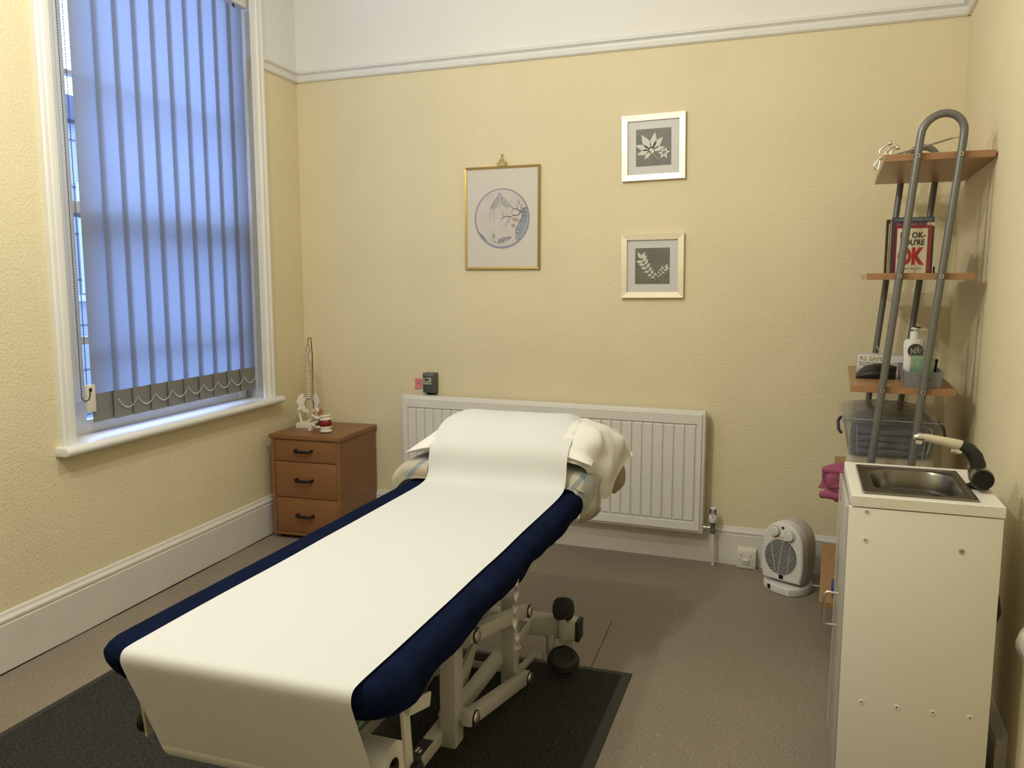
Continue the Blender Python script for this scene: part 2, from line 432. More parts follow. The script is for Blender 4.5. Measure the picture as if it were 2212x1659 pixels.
# ------------------------------------------------------------------ neighbouring house outside
nb = thing('neighbour_house', 'dark grey neighbouring house seen past the edge of the blind', 'house', (0, 0, 0), AL)
nb_wall = bpy.data.materials.new('grey_block_wall'); nb_wall.use_nodes = True
nt = nb_wall.node_tree; br = nt.nodes.new('ShaderNodeTexBrick'); tcn = nt.nodes.new('ShaderNodeTexCoord'); mp = nt.nodes.new('ShaderNodeMapping')
mp.inputs['Rotation'].default_value = (R(90), 0, R(90)); nt.links.new(tcn.outputs['Object'], mp.inputs[0]); nt.links.new(mp.outputs[0], br.inputs['Vector'])
br.inputs['Color1'].default_value = (.16, .16, .16, 1); br.inputs['Color2'].default_value = (.20, .20, .20, 1); br.inputs['Mortar'].default_value = (.05, .05, .05, 1)
br.inputs['Scale'].default_value = 1; br.inputs['Row Height'].default_value = .18; br.inputs['Brick Width'].default_value = .45; br.inputs['Mortar Size'].default_value = .012
nt.links.new(br.outputs[0], nt.nodes['Principled BSDF'].inputs['Base Color'])
bm = BM(); bx(bm, -4.3, -4, -3, 6.5, -.5, 2.86); obj('wall', bm, nb_wall, nb)
bm = BM(); bx(bm, -4.3, -3.85, -3, 6.5, 2.86, 3.09, .01); obj('eaves', bm, mat('dark_fascia', (.02, .022, .03, 1), .5), nb)
wf = mat('white_upvc', (.72, .72, .72, 1), .4)
bm = BM()
bx(bm, -4, -3.96, 2.60, 3.9, 2.19, 2.30); bx(bm, -4, -3.96, 2.56, 2.66, 1.22, 2.30); bx(bm, -4, -3.96, 3.8, 3.9, 1.22, 2.30); bx(bm, -4, -3.90, 2.5, 4.0, 1.14, 1.20)
wfo = obj('window_frame', bm, wf, nb)
bm = BM(); bx(bm, -3.995, -3.985, 2.64, 3.85, 1.2, 2.24); obj('pane', bm, mat('neighbour_pane', (.10, .13, .2, 1), .12), wfo)
bm = BM(); bx(bm, -9, -.3, -8, 9, -.62, -.5); struct(obj('ground_outside', bm, mat('yard_concrete', (.25, .25, .24, 1), .9, var=.1, vscale=3), rotz=AL), 'concrete yard outside the window', 'ground')

# ------------------------------------------------------------------ ceiling lamps (above the view)
def lamp(pos, watts, label):
    x, y, z = pos
    t = thing('ceiling_lamp', label, 'lamp', (x, y, z))
    bm = BM(); cyl(bm, (0, 0, .13), (0, 0, ZC-z-.02), .004, 8); obj('cable', bm, white_pl, t)
    bm = BM(); lathe(bm, [(.05, ZC-z-.03), (.05, ZC-z-.001)], n=20); obj('ceiling_rose', bm, white_pl, t)
    bm = BM(); lathe(bm, [(.022, .07), (.022, .13), (.012, .14)], n=16); obj('lamp_holder', bm, white_pl, t)
    ld = bpy.data.lights.new('bulb', 'POINT'); ld.energy = watts; ld.color = LAMP_COLOR; ld.shadow_soft_size = .05
    lo = bpy.data.objects.new('bulb', ld); COL.objects.link(lo); lo.parent = t
lamp(*LAMP_A, 'pendant lamp hanging above the foot end of the couch')
lamp(*LAMP_B, 'pendant lamp hanging above the middle of the couch')

# ------------------------------------------------------------------ chest of drawers
CX, CY = .092, -.470
chest = thing('drawer_chest', 'reddish-brown three-drawer chest in the corner below the window', 'chest of drawers', (CX, CY, 0), AL)
cw, cd_, ch = .412, .425, .556
bm = BM()
bx(bm, .008, .026, .008, cd_, .022, ch-.022); bx(bm, cw-.026, cw-.008, .008, cd_, .022, ch-.022)
bx(bm, .026, cw-.026, .008, cd_, .022, .038); bx(bm, .026, cw-.026, cd_-.01, cd_, .022, ch-.022)
obj('body', bm, chest_w, chest)
bm = BM(); bx(bm, .026, cw-.026, .022, cd_-.012, .038, ch-.024); obj('drawer_boxes', bm, chest_d, chest)
bm = BM(); bx(bm, 0, cw, 0, cd_, ch-.022, ch, .0015); obj('top', bm, chest_w, chest)
bm = BM(); bx(bm, .03, cw-.03, .04, cd_-.03, 0, .022); obj('shadow_plinth', bm, dark_gap, chest)  # recessed plinth, coloured near black for the shadow under the chest
for z0, z1 in ((.417, .530), (.226, .413), (.040, .222)):
    bm = BM(); bx(bm, .0285, cw-.0275, .009, .024, z0, z1, .001); d = obj('drawer', bm, chest_w, chest)
    zc = (z0+z1)/2+.004; x0, x1 = .155, .245
    bm = BM()
    tube(bm, [(x0, .010, zc), (x0, -.010, zc-.001), (x0+.008, -.018, zc-.003), (x0+.02, -.02, zc-.004), (x1-.02, -.02, zc-.004), (x1-.008, -.018, zc-.003), (x1, -.010, zc-.001), (x1, .010, zc)], .0072, 10)
    obj('handle', bm, black_pl, d)

# ------------------------------------------------------------------ spine model
TZ = ch
sp = thing('spine_model', 'small white spine and pelvis model on a stand', 'anatomy model', (.178, -.225, TZ), R(8))
bm = BM(); bx(bm, -.062, .030, -.045, .05, 0, .028, .002); obj('base_block', bm, bone, sp)
rod = mat('steel_rod', (.16, .145, .12, 1), .35, metal=.8)
bm = BM(); tube(bm, [(.012, .022, .02), (.012, .026, .25), (.014, .022, .40), (.016, .012, .44), (.016, .010, .487), (.008, .002, .487), (.003, -.002, .47)], .0030, 8); obj('rod', bm, rod, sp)
bm = BM(); tube(bm, [(.004, 0, .47), (.002, 0, .452), (-.008, 0, .438), (-.012, 0, .412), (-.004, 0, .402), (.006, 0, .402), (.011, 0, .412), (.008, 0, .436), (.002, 0, .452)], .0018, 6); obj('hanging_hook', bm, rod, sp)
def spx(t): return .0+.006*math.sin(t*5.5)-.006*t     # gentle sway with height
z = .160; nv = 24
for k in range(nv):
    f_ = k/(nv-1); h = .0106-.0044*f_; r = .0160-.0080*f_
    zc = z+h/2; z += h+.0020
    x = spx(f_); yy = -.010*math.sin(f_*6.28)
    bm = BM()
    lathe(bm, [(r*.80, -h/2), (r, -h/2+.0012), (r*.72, 0), (r, h/2-.0012), (r*.80, h/2)], (x, yy-.002, zc), 14)
    # processes
    prism(bm, [(yy+r*.6, zc-.002), (yy+r*1.9, zc-.008), (yy+r*1.9, zc-.003), (yy+r*.6, zc+.003)], x-.0018, x+.0018, 'x')
    for sgn in (-1, 1): cyl(bm, (x+sgn*r*.6, yy+r*.4, zc), (x+sgn*r*1.75, yy+r*.9, zc+.002), .0018, 6, .0010)
    obj('vertebra', bm, bone, sp)
nerve = mat('yellow_nerve', (.62, .36, .06, 1), .5)
bm = BM(); z = .165
for k in range(22):
    f_ = k/23; h = .0106-.0044*f_; r = .0160-.0080*f_; x = spx(f_); yy = -.010*math.sin(f_*6.28)
    for sgn in (-1, 1): tube(bm, [(x+sgn*r*.5, yy+.003, z+h*.5), (x+sgn*r*1.3, yy-.002, z+h*.3), (x+sgn*(r*1.6+.006), yy-.006, z)], .0014, 5)
    z += h+.0020
obj('nerve_roots', bm, nerve, sp)
bm = BM(); tube(bm, [(.012, .012, .18), (.014, .012, .23), (.013, .012, .29), (.010, .012, .36)], .0022, 6); obj('artery', bm, nerve, sp)
# sacrum
bm = BM(); prism(bm, [(-.016, .168), (.016, .168), (.012, .150), (.005, .132), (-.005, .132), (-.012, .150)], .006, .022, 'y', .003); obj('sacrum', bm, bone, sp)
# two hip bones
for sgn in (-1, 1):
    ear = [(.012, .168), (.028, .184), (.046, .182), (.060, .164), (.068, .138), (.060, .124), (.054, .112), (.050, .100), (.042, .090), (.026, .082), (.003, .076), (.003, .086), (.020, .094), (.033, .106), (.037, .124), (.031, .142), (.015, .152)]
    bm = BM(); prism(bm, [(sgn*x, z) for x, z in ear], -.006, .006, 'y', .003, 2)
    for v in bm.verts:
        ax = abs(v.co.x); v.co.y += .012-.55*max(0, ax-.014)*(1 if v.co.z > .12 else .9)-(.016 if v.co.z < .095 else 0)*(1-ax/.06)
    bmesh.ops.create_uvsphere(bm, u_segments=12, v_segments=8, radius=.0115, matrix=Matrix.Translation((sgn*.052, -.016, .100)))
    obj('hip_bone', bm, bone, sp)
bm = BM(); tube(bm, [(-.050, -.018, .090), (-.058, -.016, .092), (-.056, -.014, .076), (-.048, -.014, .05), (-.042, -.014, .026)], [.009, .010, .0075, .0065, .008], 10); obj('thigh_bone', bm, bone, sp)
bm = BM(); tube(bm, [(.050, -.018, .092), (.064, -.012, .095), (.062, -.006, .080), (.055, .0, .062), (.048, .01, .045)], [.010, .011, .008, .007, .007], 10); obj('thigh_bone', bm, bone, sp)

# ------------------------------------------------------------------ two-vertebra disc model
dm = thing('disc_model', 'model of two white vertebrae with a red disc between', 'anatomy model', (.318, -.335, TZ), R(6))
def vbody(z0, z1, tilt):
    bm = BM(); lathe(bm, [(.030, z0), (.034, z0+.004), (.029, (z0+z1)/2), (.034, z1-.004), (.031, z1)], (.032, 0, 0), 24, sy=.75)
    for v in bm.verts: v.co.z += tilt*(v.co.x-.032)
    return bm
v1 = obj('lower_vertebra', vbody(.004, .034, .06), bone, dm)
v2 = obj('upper_vertebra', vbody(.066, .094, .12), bone, dm)
bm = BM(); lathe(bm, [(.028, .034), (.033, .040), (.034, .050), (.033, .060), (.028, .068)], (.032, 0, 0), 24, sy=.75)
for v in bm.verts: v.co.z += .09*(v.co.x-.032)
obj('disc', bm, mat('red_disc', (.20, .008, .010, 1), .35), dm)
def processes(bm, z, s):
    tube(bm, [(.006, .012, z), (-.018, .016, z+.002), (-.032, .008, z-.006), (-.048, 0, z-.014), (-.066, -.004, z-.022)], [.008, .008, .010, .009, .006], 8)
    tube(bm, [(.006, -.012, z), (-.018, -.016, z+.002), (-.032, -.008, z-.006), (-.050, 0, z-.012)], [.008, .008, .010, .009], 8)
    tube(bm, [(-.020, -.016, z), (-.024, -.034, z+.008), (-.022, -.044, z+.016)], [.007, .006, .004], 8)
    tube(bm, [(-.026, -.014, z), (-.030, -.018, z+.018)], [.008, .006], 8)
bm = BM(); processes(bm, .030, 1); obj('spinous_process', bm, bone, v1)
bm = BM(); processes(bm, .078, 1); obj('spinous_process', bm, bone, v2)
bm = BM(); tube(bm, [(-.004, .006, .02), (-.006, .006, .06), (-.004, .008, .10), (.004, .010, .118), (.006, .010, .122)], [.006, .008, .010, .011, .004], 10); obj('nerve_cord', bm, mat('orange_nerve', (.34, .13, .02, 1), .45), dm)
bm = BM(); tube(bm, [(-.006, -.004, .046), (-.008, -.016, .044), (-.012, -.022, .040)], [.008, .009, .006], 8); obj('nerve_root', bm, mat('dark_nerve', (.07, .025, .012, 1), .5), dm)

# ------------------------------------------------------------------ radiator
RX0, RX1, RZ0, RZ1, RYF = .668, 2.272, .153, .741, -.10
rad = thing('radiator', 'long white panel radiator on the back wall behind the pillows', 'radiator', ((RX0+RX1)/2, 0, RZ0))
hw = (RX1-RX0)/2; hh = RZ1-RZ0
bm = BM(); bx(bm, -hw, hw, -.088, -.030, 0, hh, .006, 3); obj('casing', bm, rad_m, rad)
bm = BM()
def rng(x0, x1, z0, z1, y): return [bm.verts.new(p) for p in ((x0, y, z0), (x1, y, z0), (x1, y, z1), (x0, y, z1))]
rr = [rng(-hw+.012, hw-.012, .012, hh-.012, -.086), rng(-hw+.016, hw-.016, .016, hh-.016, -.097), rng(-hw+.038, hw-.038, .052, hh-.060, -.097), rng(-hw+.042, hw-.042, .056, hh-.064, -.086)]
for q0, q1 in zip(rr, rr[1:]):
    for k in range(4): bm.faces.new((q0[k], q0[(k+1) % 4], q1[(k+1) % 4], q1[k]))
obj('front_border', bm, rad_m, rad)
NR = 30; rp = (2*hw-.084)/NR; rib_me = None
for k in range(NR):
    x = -hw+.042+rp*(k+.5)
    if rib_me is None:
        bm = BM(); z0, z1 = .056, hh-.062; w = rp*.40; g = .004
        pts = [(-w-g, -.086), (-w, -.097), (w, -.097), (w+g, -.086)]
        a = [bm.verts.new((px, py, z0+(.010 if py < -.09 else 0))) for px, py in pts]; b = [bm.verts.new((px, py, z1-(.010 if py < -.09 else 0))) for px, py in pts]
        for i in range(3): bm.faces.new((a[i], a[i+1], b[i+1], b[i]))
        bm.faces.new(a); bm.faces.new(b); bm.faces.new((a[0], a[3], b[3], b[0]))
        rib_me = finish('rib', bm, rad_m)
    obj('rib', rib_me, rad_m, rad, (x, 0, 0))
for x in (-hw+.2, hw-.2):
    bm = BM(); bx(bm, x-.02, x+.02, -.03, 0, .1, hh-.1); obj('wall_bracket', bm, rad_m, rad)
vx = 2.3165-(RX0+RX1)/2
bm = BM(); cyl(bm, (vx+.006, -.066, -RZ0), (vx, -.066, .005), .0075, 12); obj('feed_pipe', bm, skirt_m, rad)
val = obj('valve_body', (lambda b: (lathe(b, [(.010, .0), (.013, .004), (.013, .014), (.010, .018), (.010, .040), (.016, .044), (.016, .056)], (vx, -.066, .004), 14), b)[-1])(BM()), mat('dull_nickel', (.18, .17, .15, 1), .35, metal=.8), rad)
bm = BM(); lathe(bm, [(.006, -.048), (.010, -.046), (.010, -.036), (.005, -.033), (.005, -.022), (.009, -.020), (.009, -.012), (.005, -.008)], (vx, -.066, .030), 12, 'x'); obj('union_nut', bm, mat('polished_nut', (.9, .9, .88, 1), .12, metal=1), val)
bm = BM(); lathe(bm, [(.017, .0), (.020, .004), (.020, .030), (.017, .040), (.014, .066), (.012, .072), (.004, .074)], (vx, -.066, .057), 18); vh = obj('valve_head', bm, white_pl, rad)
for k in range(-2, 3):
    a = R(-90-24*k); bm = BM()
    bx(bm, -.0009, .0009, -.0195, -.014, .098, .124, M=Matrix.Translation((vx, -.066, 0)) @ Matrix.Rotation(a+R(90), 4, 'Z')); obj('vent_slot', bm, dark_gap, vh)
bm = BM(); prism(bm, [(vx-.004, .092), (vx, .085), (vx+.004, .092)], -.0868, -.083, 'y'); obj('pointer', bm, mat('dark_print', (.08, .075, .06, 1), .6), vh)

# ------------------------------------------------------------------ electricity meter + note
mt = thing('heat_meter', 'small dark grey meter box on the wall above the radiator', 'meter', (.810, 0, .745))
dg = mat('dark_grey_plastic', (.075, .075, .068, 1), .4)
bm = BM(); bx(bm, -.036, .036, -.045, -.001, .008, .114, .003); bd = obj('case', bm, dg, mt)
bm = BM(); bx(bm, -.034, .030, -.052, -.045, .096, .112, .002); obj('top_cover', bm, mat('mid_grey_plastic', (.16, .16, .155, 1), .4), mt)
bm = BM(); bx(bm, -.031, .018, -.0505, -.045, .052, .091, .001); lb = obj('display_panel', bm, mat('grey_label', (.36, .35, .31, 1), .5), mt)
bm = BM(); bx(bm, -.020, .002, -.0512, -.0500, .075, .083); obj('display', bm, black_pl, lb)
bm = BM(); bx(bm, -.030, -.014, -.0510, -.0500, .086, .089); bx(bm, -.030, .016, -.0510, -.0500, .066, .068); obj('print_lines', bm, black_pl, lb)
bm = BM(); bx(bm, -.028, .014, -.048, -.044, .014, .046, .002); obj('lower_cover', bm, mat('olive_grey_plastic', (.055, .06, .048, 1), .45), mt)
bm = BM(); bx(bm, -.022, .0, -.030, -.004, -.012, .010, .002); bx(bm, .006, .028, -.030, -.004, -.002, .010, .002); obj('cable_gland', bm, black_pl, mt)
nt_ = thing('sticky_note', 'small pink sticky note beside the grey meter', 'note', (.755, 0, .772))
pink = mat('pink_paper', (.72, .22, .24, 1), .7)
def nf(u, v): return Vector((-.050+.045*u, -.0008-.006*(1-v)**2, .050*v-.006*(1-u)*(1-v)))
bm = BM(); grid(bm, 6, 6, nf); solidify(bm, .0003); nto = obj('note_sheet', bm, pink, nt_)
bm = BM()
for zz in (.036, .022):
    tube(bm, [(-.044+.004*k, -.0055-.0025*(1-zz/.05), zz+.0015*math.sin(k*2.3)) for k in range(10)], .0006, 4)
obj('handwriting', bm, mat('grey_ink', (.20, .08, .09, 1), .7), nto)

# ------------------------------------------------------------------ pictures
def leaf_poly(cx, cz, ang, L, w, n=10, tip=.0):
    pts = []
    for k in range(n+1):
        t = k/n; pts.append((t*L, w*math.sin(math.pi*t**.8)*(1-.25*t)))
    for k in range(n-1, 0, -1):
        t = k/n; pts.append((t*L, -w*math.sin(math.pi*t**.8)*(1-.25*t)))
    c, s_ = math.cos(ang), math.sin(ang)
    return [(cx+x*c-y*s_, cz+x*s_+y*c) for x, y in pts]
leaf_m = mat('pale_leaf_print', (.62, .60, .50, 1), .7)
def frame(bm, w, h, t, d, d2):
    # mitred moulding, sloping inwards, local origin at centre, wall plane y=0
    o = [(-w/2, -h/2), (w/2, -h/2), (w/2, h/2), (-w/2, h/2)]
    i_ = [(-w/2+t, -h/2+t), (w/2-t, -h/2+t), (w/2-t, h/2-t), (-w/2+t, h/2-t)]
    rings = []
    for pts, y in ((o, -.001), (o, -d+.003), ([(x*(1-.006), z*(1-.006)) for x, z in o], -d), (i_, -d2), (i_, -d2+.006)):
        rings.append([bm.verts.new((x, y, z)) for x, z in pts])
    for a, b in zip(rings, rings[1:]):
        for k in range(4): bm.faces.new((a[k], a[(k+1) % 4], b[(k+1) % 4], b[k]))
def leaf_picture(x, z, label, tilt, kind):
    t = thing('leaf_picture', label, 'picture', (x, 0, z)); t.rotation_euler = (0, tilt, 0)
    bm = BM(); frame(bm, .300, .302, .028, .023, .0205); obj('frame', bm, pine_frame, t, smooth=None)
    bm = BM(); bx(bm, -.124, .124, -.011, -.004, -.125, .125); obj('mount', bm, mount_m, t)
    bm = BM(); bx(bm, -.083, .083, -.0118, -.0108, -.085, .085); p = obj('print', bm, mat('olive_grey_print', (.125, .118, .088, 1), .7, var=.25, vscale=14), t)
    if kind == 0:
        cx, cz = -.010, -.012
        for a, L, w in ((8, .055, .012), (48, .072, .016), (78, .078, .017), (122, .080, .019), (160, .072, .015), (196, .062, .013), (236, .046, .011)):
            bm = BM(); prism(bm, leaf_poly(cx+.010*math.cos(R(a)), cz+.010*math.sin(R(a))*.5, R(a), L, w), -.0122, -.0117, 'y'); obj('leaf', bm, leaf_m, p)
        bm = BM(); lathe(bm, [(.016, -.0122), (.016, -.0117)], (cx, 0, cz), 14, 'y'); obj('leaf', bm, leaf_m, p)
        cx, cz = .050, -.030
        for a in (15, 65, 120, 175, 230, 300):
            bm = BM(); prism(bm, leaf_poly(cx, cz, R(a), .028, .0075, 6), -.0122, -.0117, 'y'); obj('leaf', bm, leaf_m, p)
        bm = BM(); tube(bm, [(-.008, -.0121, -.02), (.012, -.0121, -.045), (.026, -.0121, -.058)], .0008, 4); obj('stalk', bm, leaf_m, p)
    else:
        def sprig(pts, n, L, w, base):
            for k in range(n):
                f_ = k/(n-1); i0 = f_*(len(pts)-1); j = min(int(i0), len(pts)-2); q = i0-j
                x = pts[j][0]*(1-q)+pts[j+1][0]*q; zz = pts[j][1]*(1-q)+pts[j+1][1]*q
                dx, dz = pts[j+1][0]-pts[j][0], pts[j+1][1]-pts[j][1]; a = math.atan2(dz, dx)
                s_ = .55+.5*f_
                for sg in (-1, 1):
                    if k == n-1 and sg == 1: aa = a
                    else: aa = a+sg*R(58)
                    bm = BM(); prism(bm, leaf_poly(x+.002*math.cos(aa), zz+.002*math.sin(aa), aa, L*s_, w*s_, 7), -.0122, -.0117, 'y'); obj('leaf', bm, leaf_m, p)
        sprig([(.012, -.050), (-.008, -.034), (-.026, -.010), (-.040, .014), (-.052, .034)], 7, .034, .0085, 0)
        sprig([(.022, -.048), (.036, -.036), (.050, -.022), (.060, -.010)], 5, .021, .0055, 0)
        bm = BM(); tube(bm, [(.016, -.0121, -.068), (.006, -.0121, -.046), (-.026, -.0121, -.010), (-.052, -.0121, .034)], .0008, 4); obj('stalk', bm, leaf_m, p)
    bm = BM(); bx(bm, -.123, .123, -.0140, -.0132, -.124, .124); obj('pane', bm, pic_glass, t)
    return t
leaf_picture(1.984, 1.968, 'pale framed picture of broad palm-shaped leaves, upper of two', R(-1.0), 0)
leaf_picture(1.990, 1.417, 'pale framed picture of small feathery leaves, lower of two', R(-.6), 1)

cp = thing('landscape_picture', 'gold framed ink landscape in a circle hanging by a brass hook', 'picture', (1.219, 0, 1.662))
bm = BM(); frame(bm, .408, .512, .011, .020, .018); obj('frame', bm, brass, cp, smooth=None)
bm = BM(); bx(bm, -.194, .194, -.013, -.004, -.246, .246); mo = obj('mount', bm, mat('ivory_mount', (.66, .61, .52, 1), .7), cp)
ink = lambda n, c: mat(n, c, .8)
CR = .150
def disc(bm, r, y0, y1, cz=-.003): lathe(bm, [(r, y0), (r, y1)], (0, 0, cz), 64, 'y')
bm = BM(); disc(bm, CR, -.0137, -.0128); art = obj('painted_disc', bm, mat('rice_paper', (.60, .545, .50, 1), .8, var=.05, vscale=18), cp)
bm = BM()
for k in range(64):
    a0, a1 = 2*math.pi*k/64, 2*math.pi*(k+1)/64
    def wd(a): return .006+.005*(.5-.5*math.sin(a-.4))
    q = [(CR*math.cos(a0), CR*math.sin(a0)), (CR*math.cos(a1), CR*math.sin(a1)), ((CR-wd(a1))*math.cos(a1), (CR-wd(a1))*math.sin(a1)), ((CR-wd(a0))*math.cos(a0), (CR-wd(a0))*math.sin(a0))]
    bm.faces.new([bm.verts.new((x, -.0141, z-.003)) for x, z in q])
obj('painted_rim', bm, ink('blue_grey_wash', (.27, .28, .35, 1)), art)
g1, g2, g3 = ink('pale_ink', (.38, .36, .37, 1)), ink('grey_ink_wash', (.24, .24, .26, 1)), ink('dark_ink', (.08, .085, .11, 1))
pale_blue = ink('pale_blue_ink', (.33, .37, .43, 1)); mauve = ink('mauve_ink', (.40, .31, .31, 1))
def stroke(pts, w, m, name='brush_stroke', y=-.0143):
    bm = BM(); pts = [Vector((x, y, z-.003)) for x, z in pts]
    # smooth the polyline a little
    P = []
    for i in range(len(pts)-1):
        for k in range(3):
            t = k/3; p0 = pts[max(i-1, 0)]; p1 = pts[i]; p2 = pts[i+1]; p3 = pts[min(i+2, len(pts)-1)]
            P.append(.5*((2*p1)+(p2-p0)*t+(2*p0-5*p1+4*p2-p3)*t*t+(3*p1-p0-3*p2+p3)*t**3))
    P.append(pts[-1]); n = len(P)
    tube(bm, P, [1.35*w*(1-.55*i/(n-1)) for i in range(n)], 4); 
    for v in bm.verts: v.co.y = y+(v.co.y-y)*.12
    return obj(name, bm, m, art)
def blob(pts, m, name, y=-.01395):
    bm = BM(); prism(bm, [(x, z-.003) for x, z in pts], y, -.0137, 'y'); return obj(name, bm, m, art)
blob([(-.058, .060), (-.050, .080), (-.036, .098), (-.020, .112), (-.012, .128), (-.004, .122), (.004, .104), (.022, .090), (.034, .072), (.046, .056), (.030, .050), (.010, .064), (-.010, .066), (-.030, .058), (-.050, .046), (-.060, .048)], ink('mountain_wash', (.46, .43, .42, 1)), 'mountain')
for pts, w in (([(-.060, .046), (-.056, .066), (-.040, .084), (-.026, .108), (-.012, .128), (-.002, .116), (.008, .100), (.026, .086), (.040, .068)], .0016), ([(-.040, .084), (-.046, .066), (-.058, .056)], .0012), ([(-.018, .104), (-.022, .082), (-.036, .064), (-.050, .050)], .0014), ([(-.002, .106), (.002, .086), (.012, .068), (.018, .050)], .0014), ([(.014, .082), (.022, .064), (.036, .046)], .0012), ([(-.060, .040), (-.064, .016), (-.068, -.006)], .0009), ([(-.044, .036), (-.036, .052), (-.024, .060), (-.012, .052)], .0012), ([(-.044, .034), (-.042, .010), (-.048, -.016)], .0009), ([(.0, .046), (.006, .02), (.004, .0)], .0008), ([(-.056, .052), (-.050, .058), (-.044, .050)], .0010)):
    stroke(pts, w, g2)
cliff = [(.136, .046), (.128, .050), (.116, .046), (.110, .026), (.108, .004), (.098, -.012), (.090, -.030), (.082, -.046), (.074, -.062), (.078, -.082), (.074, -.104), (.086, -.116), (.102, -.104), (.120, -.082), (.132, -.056), (.142, -.020), (.144, .012)]
blob(cliff, pale_blue, 'cliff')
stroke(cliff[:11], .0018, g3)
for pts in ([(.118, .036), (.130, .030), (.138, .036)], [(.112, .014), (.124, .008), (.136, .012)], [(.120, .046), (.122, .020), (.112, -.010), (.100, -.040), (.092, -.080)], [(.132, .030), (.128, -.004), (.118, -.036), (.102, -.072), (.092, -.108)], [(.098, -.014), (.110, -.018), (.122, -.010)], [(.080, -.048), (.094, -.056), (.106, -.050)], [(.076, -.070), (.088, -.078), (.096, -.072)]): stroke(pts, .0012, g3)
for pts, w in (([(.116, .034), (.100, .030), (.084, .044), (.064, .048), (.048, .060)], .0022), ([(.100, .030), (.090, .016), (.066, .014), (.044, .008), (.014, .010), (-.008, -.002)], .0020), ([(.084, .044), (.082, .062), (.072, .076)], .0012), ([(.064, .048), (.056, .036), (.044, .036)], .0011), ([(.100, .030), (.102, .056), (.092, .076), (.096, .090)], .0013), ([(.092, .076), (.082, .086)], .0009), ([(.048, .060), (.036, .064), (.030, .076)], .0010), ([(.048, .060), (.044, .078), (.052, .090)], .0009), ([(.044, .008), (.036, -.012), (.024, -.024), (.020, -.046)], .0012), ([(.036, -.012), (.040, -.030)], .0008), ([(.014, .010), (.004, .022), (-.006, .020)], .0009), ([(.014, .010), (.0, -.010), (-.010, -.016)], .0009), ([(.066, .014), (.056, .026), (.046, .024)], .0010), ([(.110, .040), (.112, .062), (.106, .074)], .0010), ([(.044, .008), (.030, .018), (.022, .028)], .0008)):
    stroke(pts, w, g3, 'branch')
blob([(.052, -.004), (.066, .004), (.086, .004), (.094, -.012), (.078, -.020), (.062, -.014)], mauve, 'blossom'); blob([(.050, -.030), (.064, -.026), (.076, -.036), (.066, -.048), (.052, -.042)], mauve, 'blossom')
blob([(-.126, -.066), (-.116, -.074), (-.104, -.082), (-.092, -.096), (-.080, -.112), (-.086, -.116), (-.100, -.104), (-.116, -.086)], g2, 'shore')
blob([(-.020, -.124), (-.014, -.106), (.002, -.096), (.020, -.098), (.040, -.092), (.052, -.094), (.036, -.106), (.020, -.116), (.004, -.122)], g1, 'rock')
for pts in ([(-.022, -.128), (-.016, -.108), (.0, -.097), (.014, -.100), (.006, -.112), (.012, -.120)], [(.014, -.100), (.034, -.094), (.052, -.094), (.038, -.104), (.020, -.112)], [(-.010, -.118), (.0, -.110), (.008, -.112)]): stroke(pts, .0013, g3)
stroke([(-.060, -.098), (-.040, -.099), (-.018, -.098)], .0009, g1)
for pts in ([(-.052, -.094), (-.044, -.084), (-.036, -.094)], [(-.046, -.086), (-.043, -.076), (-.040, -.086)], [(-.048, -.104), (-.046, -.112)], [(-.042, -.116), (-.032, -.116)]): stroke(pts, .0016, g3)
stroke([(-.137, -.004), (-.137, .004)], .0016, mauve, 'seal_mark')
bm = BM(); bx(bm, -.193, .193, -.0162, -.0154, -.245, .245); obj('pane', bm, pic_glass, cp)
bm = BM()   # brass fret hanger
for a in ((-.026, .026, .262, .265), (-.026, -.023, .262, .274), (.023, .026, .262, .274), (-.026, -.012, .272, .275), (.012, .026, .272, .275), (-.012, -.009, .268, .281), (.009, .012, .268, .281), (-.019, .019, .279, .282), (-.010, -.007, .281, .290), (.007, .010, .281, .290), (-.010, .010, .288, .291), (-.004, .004, .291, .300)):
    bx(bm, a[0], a[1], -.016, -.012, a[2], a[3])
hg = obj('hanger', bm, brass, cp)
bm = BM(); tube(bm, [(0, -.014, .298), (0, -.016, .308), (.001, -.010, .314), (0, -.001, .312)], .0026, 8); lathe(bm, [(.005, -.018), (.005, -.014)], (0, 0, .312), 12, 'y'); obj('wall_hook', bm, brass, hg)

# ------------------------------------------------------------------ floor mat and couch share one direction
BR_ = R(2.6)
BX, BY = 1.66*math.cos(BR_)+2*math.sin(BR_), 1.66*math.sin(BR_)-2*math.cos(BR_)
fm = thing('floor_mat', 'dark charcoal ribbed floor mat with rubber border under the couch', 'mat', (BX, BY, 0), BR_)
mx0, mx1, my0, my1 = -1.236, .495, -1.55, .615
bm = BM(); bx(bm, mx0+.035, mx1-.035, my0+.035, my1-.035, .0005, .009)
mat_m = mat('charcoal_loop_pile', (.012, .0115, .010, 1), .95, col2=(.055, .052, .044, 1), vscale=95, stretch=(1, 2.4, 1), detail=2, bump=1.0, bscale=110, spec=.2)
obj('pile_field', bm, mat_m, fm)
bm = BM()
def ring4(x0, x1, y0, y1, z): return [bm.verts.new(p) for p in ((x0, y0, z), (x1, y0, z), (x1, y1, z), (x0, y1, z))]
rr = [ring4(mx0, mx1, my0, my1, .0005), ring4(mx0+.003, mx1-.003, my0+.003, my1-.003, .003), ring4(mx0+.036, mx1-.036, my0+.036, my1-.036, .006), ring4(mx0+.036, mx1-.036, my0+.036, my1-.036, .0005)]
for a, b in zip(rr, rr[1:]+rr[:1]):
    for k in range(4): bm.faces.new((a[k], a[(k+1) % 4], b[(k+1) % 4], b[k]))
obj('rubber_border', bm, mat('mat_rubber', (.022, .021, .018, 1), .6), fm)

